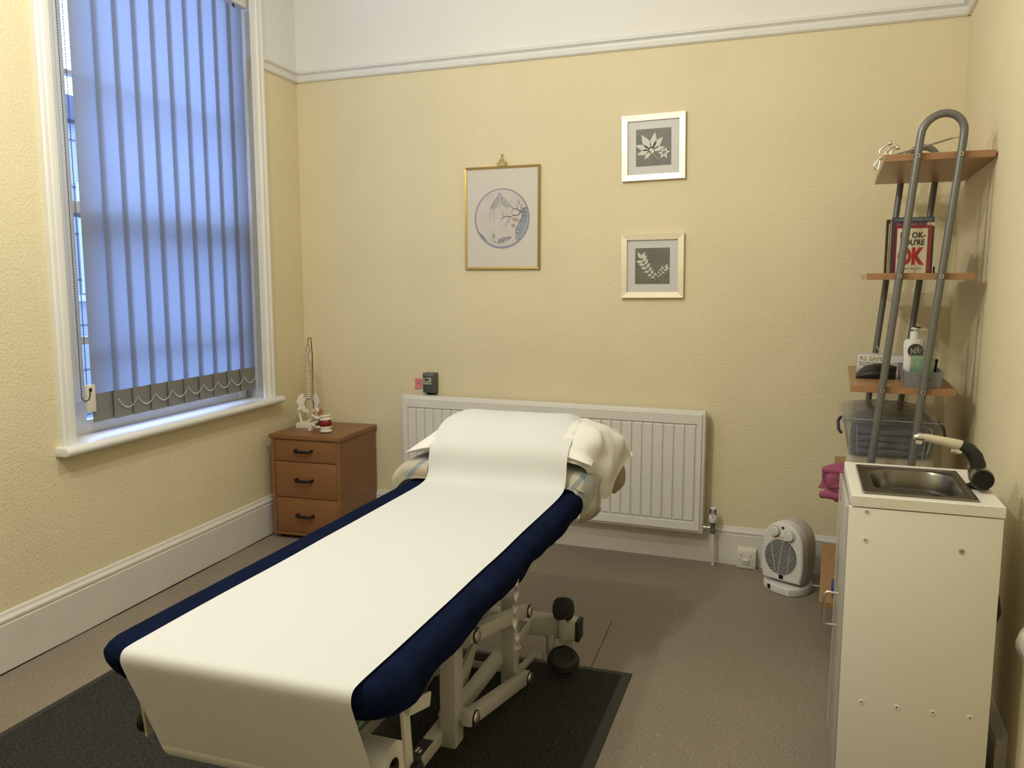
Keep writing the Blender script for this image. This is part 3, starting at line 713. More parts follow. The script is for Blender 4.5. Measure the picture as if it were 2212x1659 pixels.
couch = thing('treatment_couch', 'height-adjustable treatment couch with cream steel linkage base', 'couch', (BX, BY, 0), BR_)
ZT_ = .637
bm = BM(); bx(bm, -.300, .290, -.80, .76, .570, .622, .015, 3); obj('mattress', bm, black_rub, couch)
bm = BM(); 
for x in (-.20, .165): bx(bm, x, x+.035, -.78, .60, .520, .566, .003)
for y in (-.70, -.14, .34): bx(bm, -.20, .20, y, y+.035, .520, .566, .003)
obj('upper_frame', bm, couch_m, couch)
railL = obj('base_rail', (lambda b: (bx(b, -.122, -.085, -.46, .56, .110, .150, .003), b)[-1])(BM()), couch_m, couch)
railR = obj('base_rail', (lambda b: (bx(b, .085, .120, -.46, .56, .110, .150, .003), b)[-1])(BM()), couch_m, couch)
green = mat('green_sticker', (.035, .11, .025, 1), .5)
bm = BM(); bx(bm, -.121, -.086, -.275, -.175, .1503, .1508); st = obj('sticker', bm, green, railL)
text('Plinth', .075, .012, mat('sticker_white', (.55, .58, .50, 1), .5), st, (-.098, -.262, .151), rot=(R(-90), 0, R(90)))
bm = BM(); bx(bm, .086, .119, -.43, -.36, .1503, .1508); obj('sticker', bm, green, railR)
bm = BM(); bx(bm, .086, .119, -.30, -.22, .1503, .1508); st2 = obj('sticker', bm, mat('black_sticker', (.03, .03, .032, 1), .4), railR)
bm = BM(); bx(bm, .094, .100, -.285, -.262, .1508, .1511); bx(bm, .104, .110, -.285, -.270, .1508, .1511); obj('print_lines', bm, white_pl, st2)
for yc in (.57, -.45):
    bm = BM(); bx(bm, -.310, .310, yc-.03, yc+.03, .122, .190, .006, 2); cb = obj('cross_bar', bm, couch_m, couch)
    for x in (-.314, .314):
        bm = BM(); bx(bm, x-.008, x+.008, yc-.031, yc+.031, .120, .191, .004); obj('end_cap', bm, black_rub, cb)
    for x in (-.275, .275):
        bm = BM(); bx(bm, x-.016, x+.016, yc-.016, yc+.016, .010, .125, .003); ft = obj('foot_post', bm, couch_m, cb)
        bm = BM(); bx(bm, x-.026, x+.026, yc-.026, yc+.026, .009 if yc > 0 else .009, .018, .003); obj('foot_pad', bm, couch_m, ft)
def castor(x, y, flip=1):
    g = obj('castor', (lambda b: (cyl(b, (x-.055*flip, y, .135), (x-.055*flip, y, .065), .016, 12), tube(b, [(x-.055*flip, y, .075), (x-.04*flip, y-.01, .062), (x, y-.02, .056)], .012, 10), b)[-1])(BM()), couch_m, couch)
    bm = BM(); lathe(bm, [(.012, -.019), (.030, -.020), (.048, -.016), (.056, 0), (.048, .016), (.034, .019), (.030, .015), (.012, .016)], (0, 0, 0), 24)
    M = Matrix.Translation((x, y-.035, .066)) @ Matrix.Rotation(R(22), 4, 'X') @ Matrix.Rotation(R(8)*flip, 4, 'Y')
    for v in bm.verts: v.co = M @ v.co
    obj('wheel', bm, black_rub, g)
castor(.275, .545); castor(.300, -.50)
def pad(x, y, z, w, h, ang):
    bm = BM(); prism(bm, [(w/2*c_, z_) for c_, z_ in ((-.55, 0), (.55, 0), (.85, h*.12), (1, h*.35), (1, h*.6), (.86, h*.84), (.55, h*.97), (0, h), (-.55, h*.97), (-.86, h*.84), (-1, h*.6), (-1, h*.35), (-.85, h*.12))], -.015, .015, 'y', .008, 3)
    M = Matrix.Translation((x, y, z)) @ Matrix.Rotation(ang, 4, 'Z') @ Matrix.Rotation(R(-12), 4, 'X')
    for v in bm.verts: v.co = M @ v.co
    p = obj('pedal', bm, black_rub, couch)
    bm = BM(); bx(bm, x-.012, x+.012, y-.012, y+.012, .118, z+.012, .003); obj('pedal_stem', bm, couch_m, p)
pad(.266, .535, .196, .074, .078, R(8)); pad(.150, -.415, .168, .045, .060, R(20))
bm = BM(); bx(bm, .118, .156, .36, .545, .148, .190, .003); hb = obj('head_beam', bm, couch_m, couch)
bm = BM(); bx(bm, .122, .152, .40, .50, .1903, .1907); st3 = obj('sticker', bm, mat('bronze_sticker', (.06, .05, .045, 1), .4), hb)
bm = BM(); bx(bm, .132, .135, .42, .48, .1907, .1909); bx(bm, .139, .142, .42, .48, .1907, .1909); obj('print_lines', bm, mat('grey_print', (.25, .24, .22, 1), .5), st3)
bm = BM(); tube(bm, [(.20, .515, .062), (.165, .515, .062), (.135, .49, .028), (.10, .47, .020), (-.25, .47, .020)], .013, 10); obj('lever_bar', bm, couch_m, couch)
steel_dk = mat('dark_ring', (.05, .03, .028, 1), .5)
def arm(sgn, y0, z0, y1, z1, xi):
    L = math.hypot(y1-y0, z1-z0); a = math.atan2(z1-z0, y1-y0)
    bm = BM(); bx(bm, -.016, .016, -.024, L+.024, -.021, .021, .006, 2)
    M = Matrix.Translation((sgn*xi, y0, z0)) @ Matrix.Rotation(a, 4, 'X')
    for v in bm.verts: v.co = M @ v.co
    A = obj('link_arm', bm, couch_m, couch)
    for y, z in ((y0, z0), (y1, z1)):
        bm = BM(); lathe(bm, [(.0215, -.036), (.0215, .018*1)], (sgn*xi, y, z), 18, 'x') ; obj('pivot_boss', bm, couch_m, A)
        bm = BM(); lathe(bm, [(.0225, .0165), (.0225, .0205)], (sgn*xi, y, z), 18, 'x')
        for v in bm.verts: v.co.x = sgn*xi+(v.co.x-sgn*xi)*sgn
        obj('pivot_ring', bm, steel_dk, A)
        bm = BM(); lathe(bm, [(.0195, .020), (.018, .0235), (.012, .0265), (.004, .028)], (sgn*xi, y, z), 18, 'x')
        for v in bm.verts: v.co.x = sgn*xi+(v.co.x-sgn*xi)*sgn
        obj('pivot_cap', bm, satin, A)
for sgn in (1, -1):
    arm(sgn, -.112, .406, .362, .287, .182); arm(sgn, -.123, .176, .362, .058, .182)
    xa, xb = sorted((sgn*.112, sgn*.158))
    bm = BM(); bx(bm, xa, xb, -.165, -.105, .100, .500, .004); obj('near_column', bm, couch_m, couch)
    bm = BM(); bx(bm, xa, xb, .33, .385, .028, .325, .004); obj('far_column', bm, couch_m, couch)
bm = BM(); tube(bm, [(.02, -.20, .227), (.02, .02, .265)], .032, 18); tube(bm, [(.02, .02, .265), (.02, .24, .30)], .014, 12); obj('lift_actuator', bm, mat('actuator_grey', (.30, .29, .25, 1), .4), couch)
for (y0, z0, y1, z1, x) in ((-.10, .14, .30, .30, .085), (.10, .09, .33, .31, .060)):
    L = math.hypot(y1-y0, z1-z0); a = math.atan2(z1-z0, y1-y0)
    bm = BM(); bx(bm, -.005, .005, 0, L, -.016, .016)
    M = Matrix.Translation((x, y0, z0)) @ Matrix.Rotation(a, 4, 'X')
    for v in bm.verts: v.co = M @ v.co
    obj('brace', bm, couch_m, couch)
for x in (-.03, .035):
    bm = BM(); bx(bm, x, x+.030, -.19, -.17, .24, .50, .002); obj('hanger_plate', bm, couch_m, couch)
bm = BM(); bx(bm, .035, .085, .16, .22, .26, .395, .004); mb = obj('motor_post', bm, couch_m, couch)
bm = BM(); bx(bm, .030, .090, .152, .228, .390, .402, .004); obj('end_cap', bm, black_rub, mb)
# paper roll bracket
for sgn in (1, -1):
    bm = BM(); pts = [(-.66, .575), (-.765, .588), (-.782, .578), (-.752, .395), (-.735, .392)]
    px = sgn*.308
    P = [(-.66, .520), (-.757, .548), (-.770, .572), (-.7475, .386)]
    w = .014
    for (a, b) in zip(P, P[1:]):
        L = math.hypot(b[0]-a[0], b[1]-a[1]); an = math.atan2(b[1]-a[1], b[0]-a[0])
        bx(bm, -.003, .003, -.004, L+.004, -w, w, M=Matrix.Translation((px, a[0], a[1])) @ Matrix.Rotation(an, 4, 'X'))
    brk = obj('roll_bracket', bm, couch_m, couch)
    bm = BM(); lathe(bm, [(.024, .004), (.026, .008), (.026, .016), (.016, .022)], (px, -.745, .410), 14, 'x')
    for v in bm.verts: v.co.x = px+(v.co.x-px)*sgn
    obj('knob', bm, black_pl, brk)
bm = BM(); cyl(bm, (-.32, -.745, .410), (.32, -.745, .410), .007, 10); obj('roll_rod', bm, mat('brown_rod', (.10, .06, .045, 1), .4), couch)

# ------------------------------------------------------------------ navy cover
ya, yb, xl, xr, zb0 = -.878, .795, -.335, .322, .557
def csect(xl, xr, zt, zb):
    r = .042
    L = [(xl+.05, zb+.002), (xl+.022, zb), (xl+.006, zb+.012), (xl, zb+.032)]
    L += [(xl+r-r*math.cos(R(90)*k/5), zt-r*.8+r*.8*math.sin(R(90)*k/5)) for k in range(6)]
    mid = [(xl+r+(xr-xl-2*r)*k/8, zt) for k in range(1, 8)]
    Rr = [(xr-(x-xl), z) for x, z in L[::-1]]
    return L+mid+Rr
ys = [ya+.0, ya+.002, ya+.006, ya+.012, ya+.02, ya+.03, ya+.045, ya+.065]+[ya+.09+(yb-ya-.18)*k/60 for k in range(61)]+[yb-.065, yb-.045, yb-.03, yb-.02, yb-.012, yb-.006, yb-.002, yb]
bm = BM(); rings = []
for y in ys:
    t = min(y-ya, yb-y); cr = .075; rz = .040
    ins = cr-math.sqrt(max(0, cr*cr-(cr-t)**2)) if t < cr else 0
    dz = rz-math.sqrt(max(0, rz*rz-(rz-t)**2)) if t < rz else 0
    zb = zb0+.012*noise.noise(Vector((y*5, .3, 0)))+.010*noise.noise(Vector((y*14, 1.3, 0)))
    zb += .006*math.exp(-((y-ya)/.07)**2)-.012*math.exp(-((y-ya-.16)/.06)**2)
    ring = []
    for k, (x, z) in enumerate(csect(xl+ins, xr-ins, ZT_-dz, zb+dz*.3)):
        n = noise.noise(Vector((x*9, y*7, z*16))); n2 = noise.noise(Vector((x*3+5, y*3.1, z*5)))
        side = 1 if z < ZT_-.02 else .12
        nx = (.0045*n+.006*n2)*side*(1 if x > 0 else -1)
        sh = max(0, .612-z)*.50*max(0, 1-(y-ya)/.12)
        ring.append(bm.verts.new((x+nx, y+sh, z+.001*n)))
    rings.append(ring)
for a, b in zip(rings, rings[1:]):
    for k in range(len(a)-1): bm.faces.new((a[k], a[k+1], b[k+1], b[k]))
bm.faces.new(rings[0]); bm.faces.new(rings[-1][::-1])
cov = tag(obj('couch_cover', bm, navy, None, (BX, BY, 0), BR_, smooth=70), 'navy blue fleece fitted cover stretched over the couch', 'cover')

# ------------------------------------------------------------------ paper roll and sheet
proll = thing('paper_roll', 'wide white paper sheet from a roll at the foot end of the couch', 'paper roll', (BX, BY, 0), BR_)
px0, px1 = -.238, .268
bm = BM()
RO, RI = .055, .024
ro = []
for x, r in ((px0+.003, RI), (px0+.003, RO), (px1+.003, RO), (px1+.003, RI)):
    ro.append([bm.verts.new((x, -.745+r*math.cos(2*math.pi*k/40), .410+r*math.sin(2*math.pi*k/40))) for k in range(40)])
for a, b in zip(ro, ro[1:]):
    for k in range(40): bm.faces.new((a[k], a[(k+1) % 40], b[(k+1) % 40], b[k]))
obj('roll', bm, linen, proll, smooth=30)
bm = BM()
ro = []
for x, r in ((px0+.008, .0235), (px1-.004, .0235), (px1-.004, .021), (px0+.008, .021)):
    ro.append([bm.verts.new((x, -.745+r*math.cos(2*math.pi*k/30), .410+r*math.sin(2*math.pi*k/30))) for k in range(30)])
for a, b in zip(ro, ro[1:]+ro[:1]):
    for k in range(30): bm.faces.new((a[k], a[(k+1) % 30], b[(k+1) % 30], b[k]))
obj('core', bm, mat('brown_card', (.10, .045, .025, 1), .7), proll, smooth=30)
prof = [(-.735, .3535), (-.752, .353), (-.770, .357), (-.786, .372), (-.797, .394), (-.812, .430), (-.832, .478), (-.853, .526), (-.873, .572), (-.885, .600), (-.891, .617), (-.890, .631), (-.882, .640), (-.868, .6425), (-.84, .643), (-.78, .643), (-.70, .643), (-.6, .6425), (-.45, .6425), (-.3, .6425), (-.15, .6425), (0, .6425), (.15, .6425), (.28, .6425), (.38, .6425), (.44, .6435), (.485, .646), (.515, .652), (.538, .667), (.550, .692), (.555, .718), (.559, .743), (.567, .765), (.585, .788), (.615, .810), (.66, .832), (.71, .847), (.77, .857), (.83, .859), (.885, .852), (.925, .838), (.945, .828)]
def crom(P, per=3):
    out = []
    for i in range(len(P)-1):
        p0, p1, p2, p3 = [Vector(q) for q in (P[max(i-1, 0)], P[i], P[i+1], P[min(i+2, len(P)-1)])]
        for k in range(per):
            t = k/per; out.append(.5*((2*p1)+(p2-p0)*t+(2*p0-5*p1+4*p2-p3)*t*t+(3*p1-p0-3*p2+p3)*t**3))
    out.append(Vector(P[-1])); return out
PP = crom([(a, b, 0) for a, b in prof], 2)
bm = BM(); NX = 34; rows = []
for p in PP:
    y, z = p.x, p.y; row = []
    for i in range(NX+1):
        u = i/NX; x = px0+(px1-px0)*u
        e = abs(2*u-1)
        edge = .0035*noise.noise(Vector((y*4.2, 3 if u < .5 else 8, 0)))*(1 if e > .9 else .3)
        zz = z; yy = y
        if y > .5:
            k = min(1, (y-.5)/.1)
            zz += k*(.006*noise.noise(Vector((x*6, y*9, 1.7)))-.010*max(0, (u-.80)/.2)**2*(1 if y < .66 else .2)-.012*max(0, (.12-u)/.12)**2)
            if y > .8: zz -= .030*max(0, (u-.86)/.14)**1.5
            yy += k*.008*noise.noise(Vector((x*4, z*6, 5)))
        elif y > -.86 and z > .63: zz += .0009*noise.noise(Vector((x*10, y*6, 0)))
        row.append(bm.verts.new((x+edge, yy, zz)))
    rows.append(row)
for a, b in zip(rows, rows[1:]):
    for k in range(NX): bm.faces.new((a[k], a[k+1], b[k+1], b[k]))
obj('sheet', bm, paper_m, proll, smooth=80)

# ------------------------------------------------------------------ pillows
def plaid_mat():
    m = bpy.data.materials.new('plaid_cotton'); m.use_nodes = True; nt = m.node_tree; b = nt.nodes['Principled BSDF']
    b.inputs['Roughness'].default_value = .9; b.inputs['Specular IOR Level'].default_value = .15
    tc = nt.nodes.new('ShaderNodeTexCoord'); sx = nt.nodes.new('ShaderNodeSeparateXYZ'); nt.links.new(tc.outputs['Object'], sx.inputs[0])
    def mth(op, a, b_=None):
        n = nt.nodes.new('ShaderNodeMath'); n.operation = op
        for i, v in enumerate((a, b_)):
            if v is None: continue
            if isinstance(v, (int, float)): n.inputs[i].default_value = v
            else: nt.links.new(v, n.inputs[i])
        return n.outputs[0]
    yq = mth('ADD', sx.outputs['Y'], mth('MULTIPLY', sx.outputs['Z'], -.6)); xq = mth('ADD', sx.outputs['X'], mth('MULTIPLY', sx.outputs['Z'], -.8))
    def band(c, period, lo, hi, ph):
        f = mth('FRACT', mth('DIVIDE', mth('ADD', c, 10+ph), period)); return mth('MULTIPLY', mth('GREATER_THAN', f, lo), mth('LESS_THAN', f, hi))
    cur = None
    layers = [((.58, .50, .37, 1), None, 0), ((.40, .33, .25, 1), band(yq, .16, .55, .85, 0), .55), ((.30, .34, .34, 1), band(yq, .16, .05, .35, 0), .75), ((.40, .42, .40, 1), band(xq, .15, .30, .62, .03), .35), ((.12, .24, .33, 1), band(xq, .15, .66, .80, .03), .65), ((.16, .26, .32, 1), band(yq, .16, .36, .42, 0), .5)]
    for col, msk, k in layers:
        if cur is None: cur = col; continue
        mx = nt.nodes.new('ShaderNodeMix'); mx.data_type = 'RGBA'
        nt.links.new(mth('MULTIPLY', msk, k), mx.inputs[0])
        if isinstance(cur, tuple): mx.inputs[6].default_value = cur
        else: nt.links.new(cur, mx.inputs[6])
        mx.inputs[7].default_value = col; cur = mx.outputs[2]
    nt.links.new(cur, b.inputs['Base Color'])
    n = nt.nodes.new('ShaderNodeTexNoise'); n.inputs['Scale'].default_value = 40; nt.links.new(tc.outputs['Object'], n.inputs[0])
    bp = nt.nodes.new('ShaderNodeBump'); bp.inputs['Strength'].default_value = .25; bp.inputs['Distance'].default_value = .005
    nt.links.new(n.outputs['Fac'], bp.inputs['Height']); nt.links.new(bp.outputs[0], b.inputs['Normal'])
    return m
plaid = plaid_mat()
def pillow(bm, x0, x1, y0, y1, zc, ht, hb, seed, p=2.6, sag=0.0, zmin=None):
    n1, n2 = 36, 26; cx, cy, hx, hy = (x0+x1)/2, (y0+y1)/2, (x1-x0)/2, (y1-y0)/2
    top, bot = {}, {}
    for i in range(n1+1):
        for j in range(n2+1):
            u, v = -1+2*i/n1, -1+2*j/n2
            k = (max(0, 1-abs(u)**p)*max(0, 1-abs(v)**p))**.5
            x = cx+hx*u*(1-.055*(1-v*v)*abs(u)**4); y = cy+hy*v*(1-.075*(1-u*u)*abs(v)**4)
            w = noise.noise(Vector((x*7+seed, y*7, seed)))*.010+noise.noise(Vector((x*18+seed, y*14, seed)))*.004
            zz = zc-sag*max(0, abs(u)-.75)**1.2*2
            top[i, j] = bm.verts.new((x, y, zz+ht*k+w*k))
            if i in (0, n1) or j in (0, n2): bot[i, j] = top[i, j]
            else:
                zb = zz-hb*k+w*.5*k
                bot[i, j] = bm.verts.new((x, y, max(zb, zmin) if zmin is not None else zb))
    for i in range(n1):
        for j in range(n2):
            bm.faces.new((top[i, j], top[i+1, j], top[i+1, j+1], top[i, j+1]))
            try: bm.faces.new((bot[i, j], bot[i, j+1], bot[i+1, j+1], bot[i+1, j]))
            except ValueError: pass
def patch(bm, rows, nu=14, nv=14, amp=.004, seed=0, th=.0025):
    Rw = [crom(r, nv) for r in rows]; nR = len(Rw[0])
    cols = [crom([Rw[i][j] for i in range(len(Rw))], nu) for j in range(nR)]
    vs = [[bm.verts.new(p+Vector((1, .4, .2))*amp*noise.noise(p*16+Vector((seed, 0, 0)))*min(1, i/10)) for i, p in enumerate(c)] for c in cols]
    for a, b in zip(vs, vs[1:]):
        for k in range(len(a)-1): bm.faces.new((a[k], a[k+1], b[k+1], b[k]))
    solidify(bm, th)
plp = thing('plaid_pillow', 'flat pillow in a beige and blue plaid case under the white pillow', 'pillow', (BX, BY, .641), BR_)
Zo = lambda rows: [[(x, y, z-.641) for x, y, z in r] for r in rows]
bm = BM(); pillow(bm, -.375, .33, .560, 1.02, .676-.641, .038, .036, 3.1, sag=.10, zmin=.0002); obj('cushion', bm, plaid, plp, smooth=80)
bm = BM(); patch(bm, Zo([[(.21, .552, .655), (.22, .585, .705), (.25, .68, .716), (.26, .76, .71), (.26, .88, .70)], [(.295, .560, .640), (.318, .588, .678), (.345, .66, .686), (.335, .76, .676), (.32, .86, .67)], [(.316, .578, .560), (.340, .598, .585), (.362, .64, .605), (.345, .72, .63), (.33, .86, .63)], [(.306, .606, .519), (.326, .614, .528), (.352, .63, .548), (.366, .645, .578), (.335, .74, .60)]]), 8, 8, .010, 2); obj('case_flap', bm, plaid, plp, smooth=80)
bm = BM(); patch(bm, Zo([[(.31, .82, .72), (.35, .88, .72)], [(.355, .84, .665), (.390, .90, .672)], [(.360, .86, .61), (.402, .90, .605)], [(.338, .87, .568), (.362, .89, .560)]]), 8, 10, .008, 5); obj('case_lining', bm, beige_cloth, plp, smooth=80)
bm = BM(); patch(bm, Zo([[(-.24, .545, .650), (-.24, .558, .698), (-.24, .68, .718), (-.24, .84, .712)], [(-.325, .543, .640), (-.330, .556, .690), (-.335, .66, .705), (-.34, .82, .70)], [(-.378, .548, .590), (-.385, .560, .640), (-.392, .66, .652), (-.39, .82, .64)], [(-.392, .555, .545), (-.402, .575, .562), (-.414, .66, .560), (-.405, .82, .56)]]), 8, 8, .006, 7); obj('case_flap', bm, plaid, plp, smooth=80)
wpl = thing('white_pillow', 'plump white pillow with loose case ends on the plaid pillow', 'pillow', (BX, BY, .71), BR_)
Zw = lambda rows: [[(x, y, z-.71) for x, y, z in r] for r in rows]
bm = BM(); pillow(bm, -.335, .352, .565, 1.06, .757-.71, .080, .052, 9.3, p=2.3, sag=.06); obj('cushion', bm, linen, wpl, smooth=80)
bm = BM(); patch(bm, Zw([[(.23, .572, .745), (.24, .640, .822), (.25, .74, .850), (.26, .84, .848), (.25, .94, .83)], [(.305, .588, .725), (.328, .640, .782), (.350, .72, .812), (.365, .84, .805), (.355, .95, .785)], [(.328, .630, .690), (.350, .668, .690), (.386, .725, .695), (.404, .85, .745), (.405, .95, .735)], [(.330, .690, .612), (.352, .700, .596), (.376, .722, .588), (.398, .79, .650), (.424, .90, .712)]]), 9, 9, .016, 4); obj('case_flap', bm, linen, wpl, smooth=80)
bm = BM(); patch(bm, Zw([[(.29, .86, .80), (.31, .95, .79)], [(.37, .87, .755), (.38, .96, .745)], [(.385, .86, .690), (.392, .94, .685)], [(.372, .85, .652), (.380, .92, .650)]]), 8, 10, .010, 8); obj('case_flap', bm, linen, wpl, smooth=80)
# twisted strip hanging from the couch edge
bm = BM(); P = []
for k in range(40):
    t = k/39; P.append((.318+.004*math.sin(t*9)-.004*t, -.140+.004*math.cos(t*13)+.02*t, .590-.205*t))
def strip(bm, P, w):
    prev = None
    for k, p in enumerate(P):
        a = k*.42; r = w*(.55+.45*abs(math.sin(k*1.3)))
        if k > 34: r = w*1.3
        d = Vector((math.cos(a), math.sin(a), 0))*r
        q = (bm.verts.new(Vector(p)-d), bm.verts.new(Vector(p)+d))
        if prev: bm.faces.new((prev[0], prev[1], q[1], q[0]))
        prev = q
strip(bm, P, .0075); solidify(bm, .001)
tag(obj('twisted_strip', bm, linen, None, (BX, BY, 0), BR_), 'twisted white strip dangling from the side of the navy cover', 'cord')

# ------------------------------------------------------------------ socket, heater
so = thing('fused_spur', 'small cream switched spur box on the skirting board', 'socket', (2.474, -.022, 0))
bm = BM()
prism(bm, [(-.001, .001), (-.030, .001), (-.030, .082), (-.001, .094)], -.043, .043, 'x', .002); bxo = obj('back_box', bm, cream_pl, so)
bm = BM(); bx(bm, -.0435, .0435, -.038, -.030, .002, .080, .002); fp = obj('face_plate', bm, cream_pl, so)
bm = BM(); bx(bm, -.014, .014, -.046, -.037, .027, .048, .002); sw = obj('rocker', bm, white_pl, fp)
bm = BM(); bx(bm, -.0135, .0135, -.0466, -.045, .0355, .0385); obj('rocker_gap', bm, mat('brown_line', (.12, .10, .06, 1), .6), sw)
for x, z in ((-.030, .040), (.030, .040)):
    bm = BM(); lathe(bm, [(.003, -.0386), (.003, -.0378)], (x, 0, z), 10, 'y'); obj('screw', bm, mat('dull_brass_screw', (.35, .31, .2, 1), .4, metal=.7), fp)
bm = BM(); bx(bm, -.024, -.021, -.0384, -.0378, .060, .068); obj('print_mark', bm, mat('dark_print', (.08, .075, .06, 1)), fp)
bm = BM(); bx(bm, .020, .023, -.0384, -.0378, .058, .066); obj('print_mark', bm, mat('dark_print', (.08, .075, .06, 1)), fp)

ht = thing('fan_heater', 'white upright fan heater with round slatted grille on the floor', 'heater', (2.675, -.235, 0), R(-24))
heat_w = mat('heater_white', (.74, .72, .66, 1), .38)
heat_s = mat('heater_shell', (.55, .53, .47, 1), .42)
bm = BM()
outl = [(-.098, -.020), (-.094, -.055), (-.070, -.085), (-.020, -.105), (.055, -.112), (.085, -.085), (.102, -.030), (.098, .030), (.070, .070), (.0, .085), (-.060, .072), (-.090, .030)]
prism(bm, outl, .0, .036, 'z', .006, 3); fb = obj('base', bm, heat_w, ht)
bm = BM(); lathe(bm, [(.05, .036), (.05, .046)], (0, 0, 0), 24); obj('turntable', bm, heat_s, ht)
front = []
for t in range(33):
    a = R(180)*t/32
    front.append((.094*math.cos(a)*(1 if True else 1), .205+.108*math.sin(a)**.92 if 0 < t < 32 else .205))
front = [(.094, .205)]+front[1:-1]+[(-.094, .205), (-.098, .15), (-.096, .10), (-.086, .050), (.086, .050), (.096, .10), (.098, .15)]
def scl(pts, k, cz=.17): return [(x*k, cz+(z-cz)*k) for x, z in pts]
def loft(bm, secs):
    rings = [[bm.verts.new((x, y, z)) for x, z in pts] for pts, y in secs]
    n = len(rings[0])
    for a, b in zip(rings, rings[1:]):
        for k in range(n): bm.faces.new((a[k], a[(k+1) % n], b[(k+1) % n], b[k]))
    bm.faces.new(rings[0]); bm.faces.new(rings[-1][::-1])
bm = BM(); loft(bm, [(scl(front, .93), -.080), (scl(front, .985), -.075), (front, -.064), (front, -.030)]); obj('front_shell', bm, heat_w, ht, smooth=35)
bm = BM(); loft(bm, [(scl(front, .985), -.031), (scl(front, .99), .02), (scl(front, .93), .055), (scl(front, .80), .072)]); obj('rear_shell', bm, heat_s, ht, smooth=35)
GC, GR, GY = (-.004, .158), .0785, -.0805
bm = BM(); lathe(bm, [(GR, GY), (GR, GY-.0015)], (GC[0], 0, GC[1]), 40, 'y', sx=.93); gr = obj('grille', bm, mat('grille_dark', (.012, .011, .010, 1), .8), ht)
for k in range(21):
    zz = -GR+GR*2*(k+.5)/21; half = math.sqrt(max(0, GR*GR-zz*zz))*.93
    if half < .012: continue
    bm = BM(); N_ = 9; pts = []
    for i in range(N_):
        u = -1+2*i/(N_-1); pts.append((GC[0]+half*u, GY-.0022, GC[1]+zz-.005*math.sin(u*1.6)*half/GR))
    tube(bm, pts, .00125, 5); obj('slat', bm, heat_w, gr)
for x0, b_ in ((-.034, -.012), (.0, .010), (.040, .006)):
    bm = BM(); pts = []
    for i in range(9):
        u = -1+2*i/8; z_ = u*math.sqrt(max(.0001, GR*GR-(x0/.93)**2))*.98; pts.append((GC[0]+x0+b_*u, GY-.003, GC[1]+z_))
    tube(bm, pts, .0010, 5); obj('grille_spine', bm, heat_w, gr)
for x, z, tk in ((-.034, .268, True), (.034, .258, False)):
    bm = BM(); lathe(bm, [(.026, -.0825), (.026, -.0805), (.022, -.0795)], (x, 0, z), 24, 'y'); kd = obj('dial_plate', bm, heat_s, ht)
    bm = BM(); lathe(bm, [(.019, -.094), (.020, -.092), (.021, -.082)], (x, 0, z), 24, 'y'); kn = obj('knob', bm, heat_w, ht)
    bm = BM(); bx(bm, -.003, .003, -.0985, -.093, -.018, .018, .001, M=Matrix.Translation((x, 0, z)) @ Matrix.Rotation(R(-30), 4, 'Y')); obj('knob_grip', bm, heat_w, kn)
    for q in range(6 if tk else 2):
        a = R(70-28*q) if tk else R(60-20*q)
        bm = BM(); lathe(bm, [(.0012+.0003*q, -.0830), (.0012+.0003*q, -.0822)], (x+.0238*math.cos(a), 0, z+.0238*math.sin(a)), 8, 'y'); obj('dial_mark', bm, black_pl, kd)
bm = BM(); lathe(bm, [(.006, -.083), (.006, -.078)], (.002, 0, .289), 14, 'y'); obj('indicator', bm, mat('red_lamp', (.20, .012, .008, 1), .3), ht)
bm = BM(); bx(bm, -.022, .020, -.0812, -.0800, .2455, .2475); obj('brand_print', bm, mat('orange_print', (.45, .2, .12, 1), .6), ht)
bm = BM(); bx(bm, -.009, .011, -.0815, -.074, .060, .078, .001); obj('badge', bm, black_pl, ht)
bm = BM(); bx(bm, -.0085, .0085, -.002, .002, -.010, .010, .0005, M=Matrix.Translation((-.045, -.0955, .020)) @ Matrix.Rotation(R(-24), 4, 'Z')); obj('badge', bm, black_pl, fb)
bm = BM(); tube(bm, [(.095, .02, .03), (.13, .04, .03), (.16, .06, .012), (.20, .10, .006)], .004, 8); obj('mains_cable', bm, white_pl, ht)

# ------------------------------------------------------------------ leaning shelf unit
LEAN = .0865                         # the whole rack leans towards the wall
SHX = lambda z: 2.939-(1.762-z)*LEAN     # left end of a shelf at height z
su = thing('leaning_shelf', 'leaning beech shelf rack with grey tube hoops in the corner', 'shelf unit', (2.939-1.762*LEAN, -.54, 0))
ox, oy = 2.939-1.762*LEAN, -.54
SHW, SY0, SY1 = .325, -.90, -.185
raw_e = mat('raw_board_edge', (.46, .36, .22, 1), .7, var=.1, vscale=60)
SZ = [1.762, 1.374, .990, .596, .203]
for z in SZ:
    x0 = SHX(z)-ox
    bm = BM(); bx(bm, x0, x0+SHW, SY0-oy, SY1-oy, z-.022, z, .0008)
    for f in bm.faces:
        if abs(f.normal.z) < .5: f.material_index = 1
    bm.normal_update()
    sh = obj('shelf', bm, [beech, beech_e, raw_e], su, smooth=None)
    for f in sh.data.polygons: f.material_index = 0 if abs(f.normal.z) > .5 else (2 if f.normal.x < -.9 else 1)
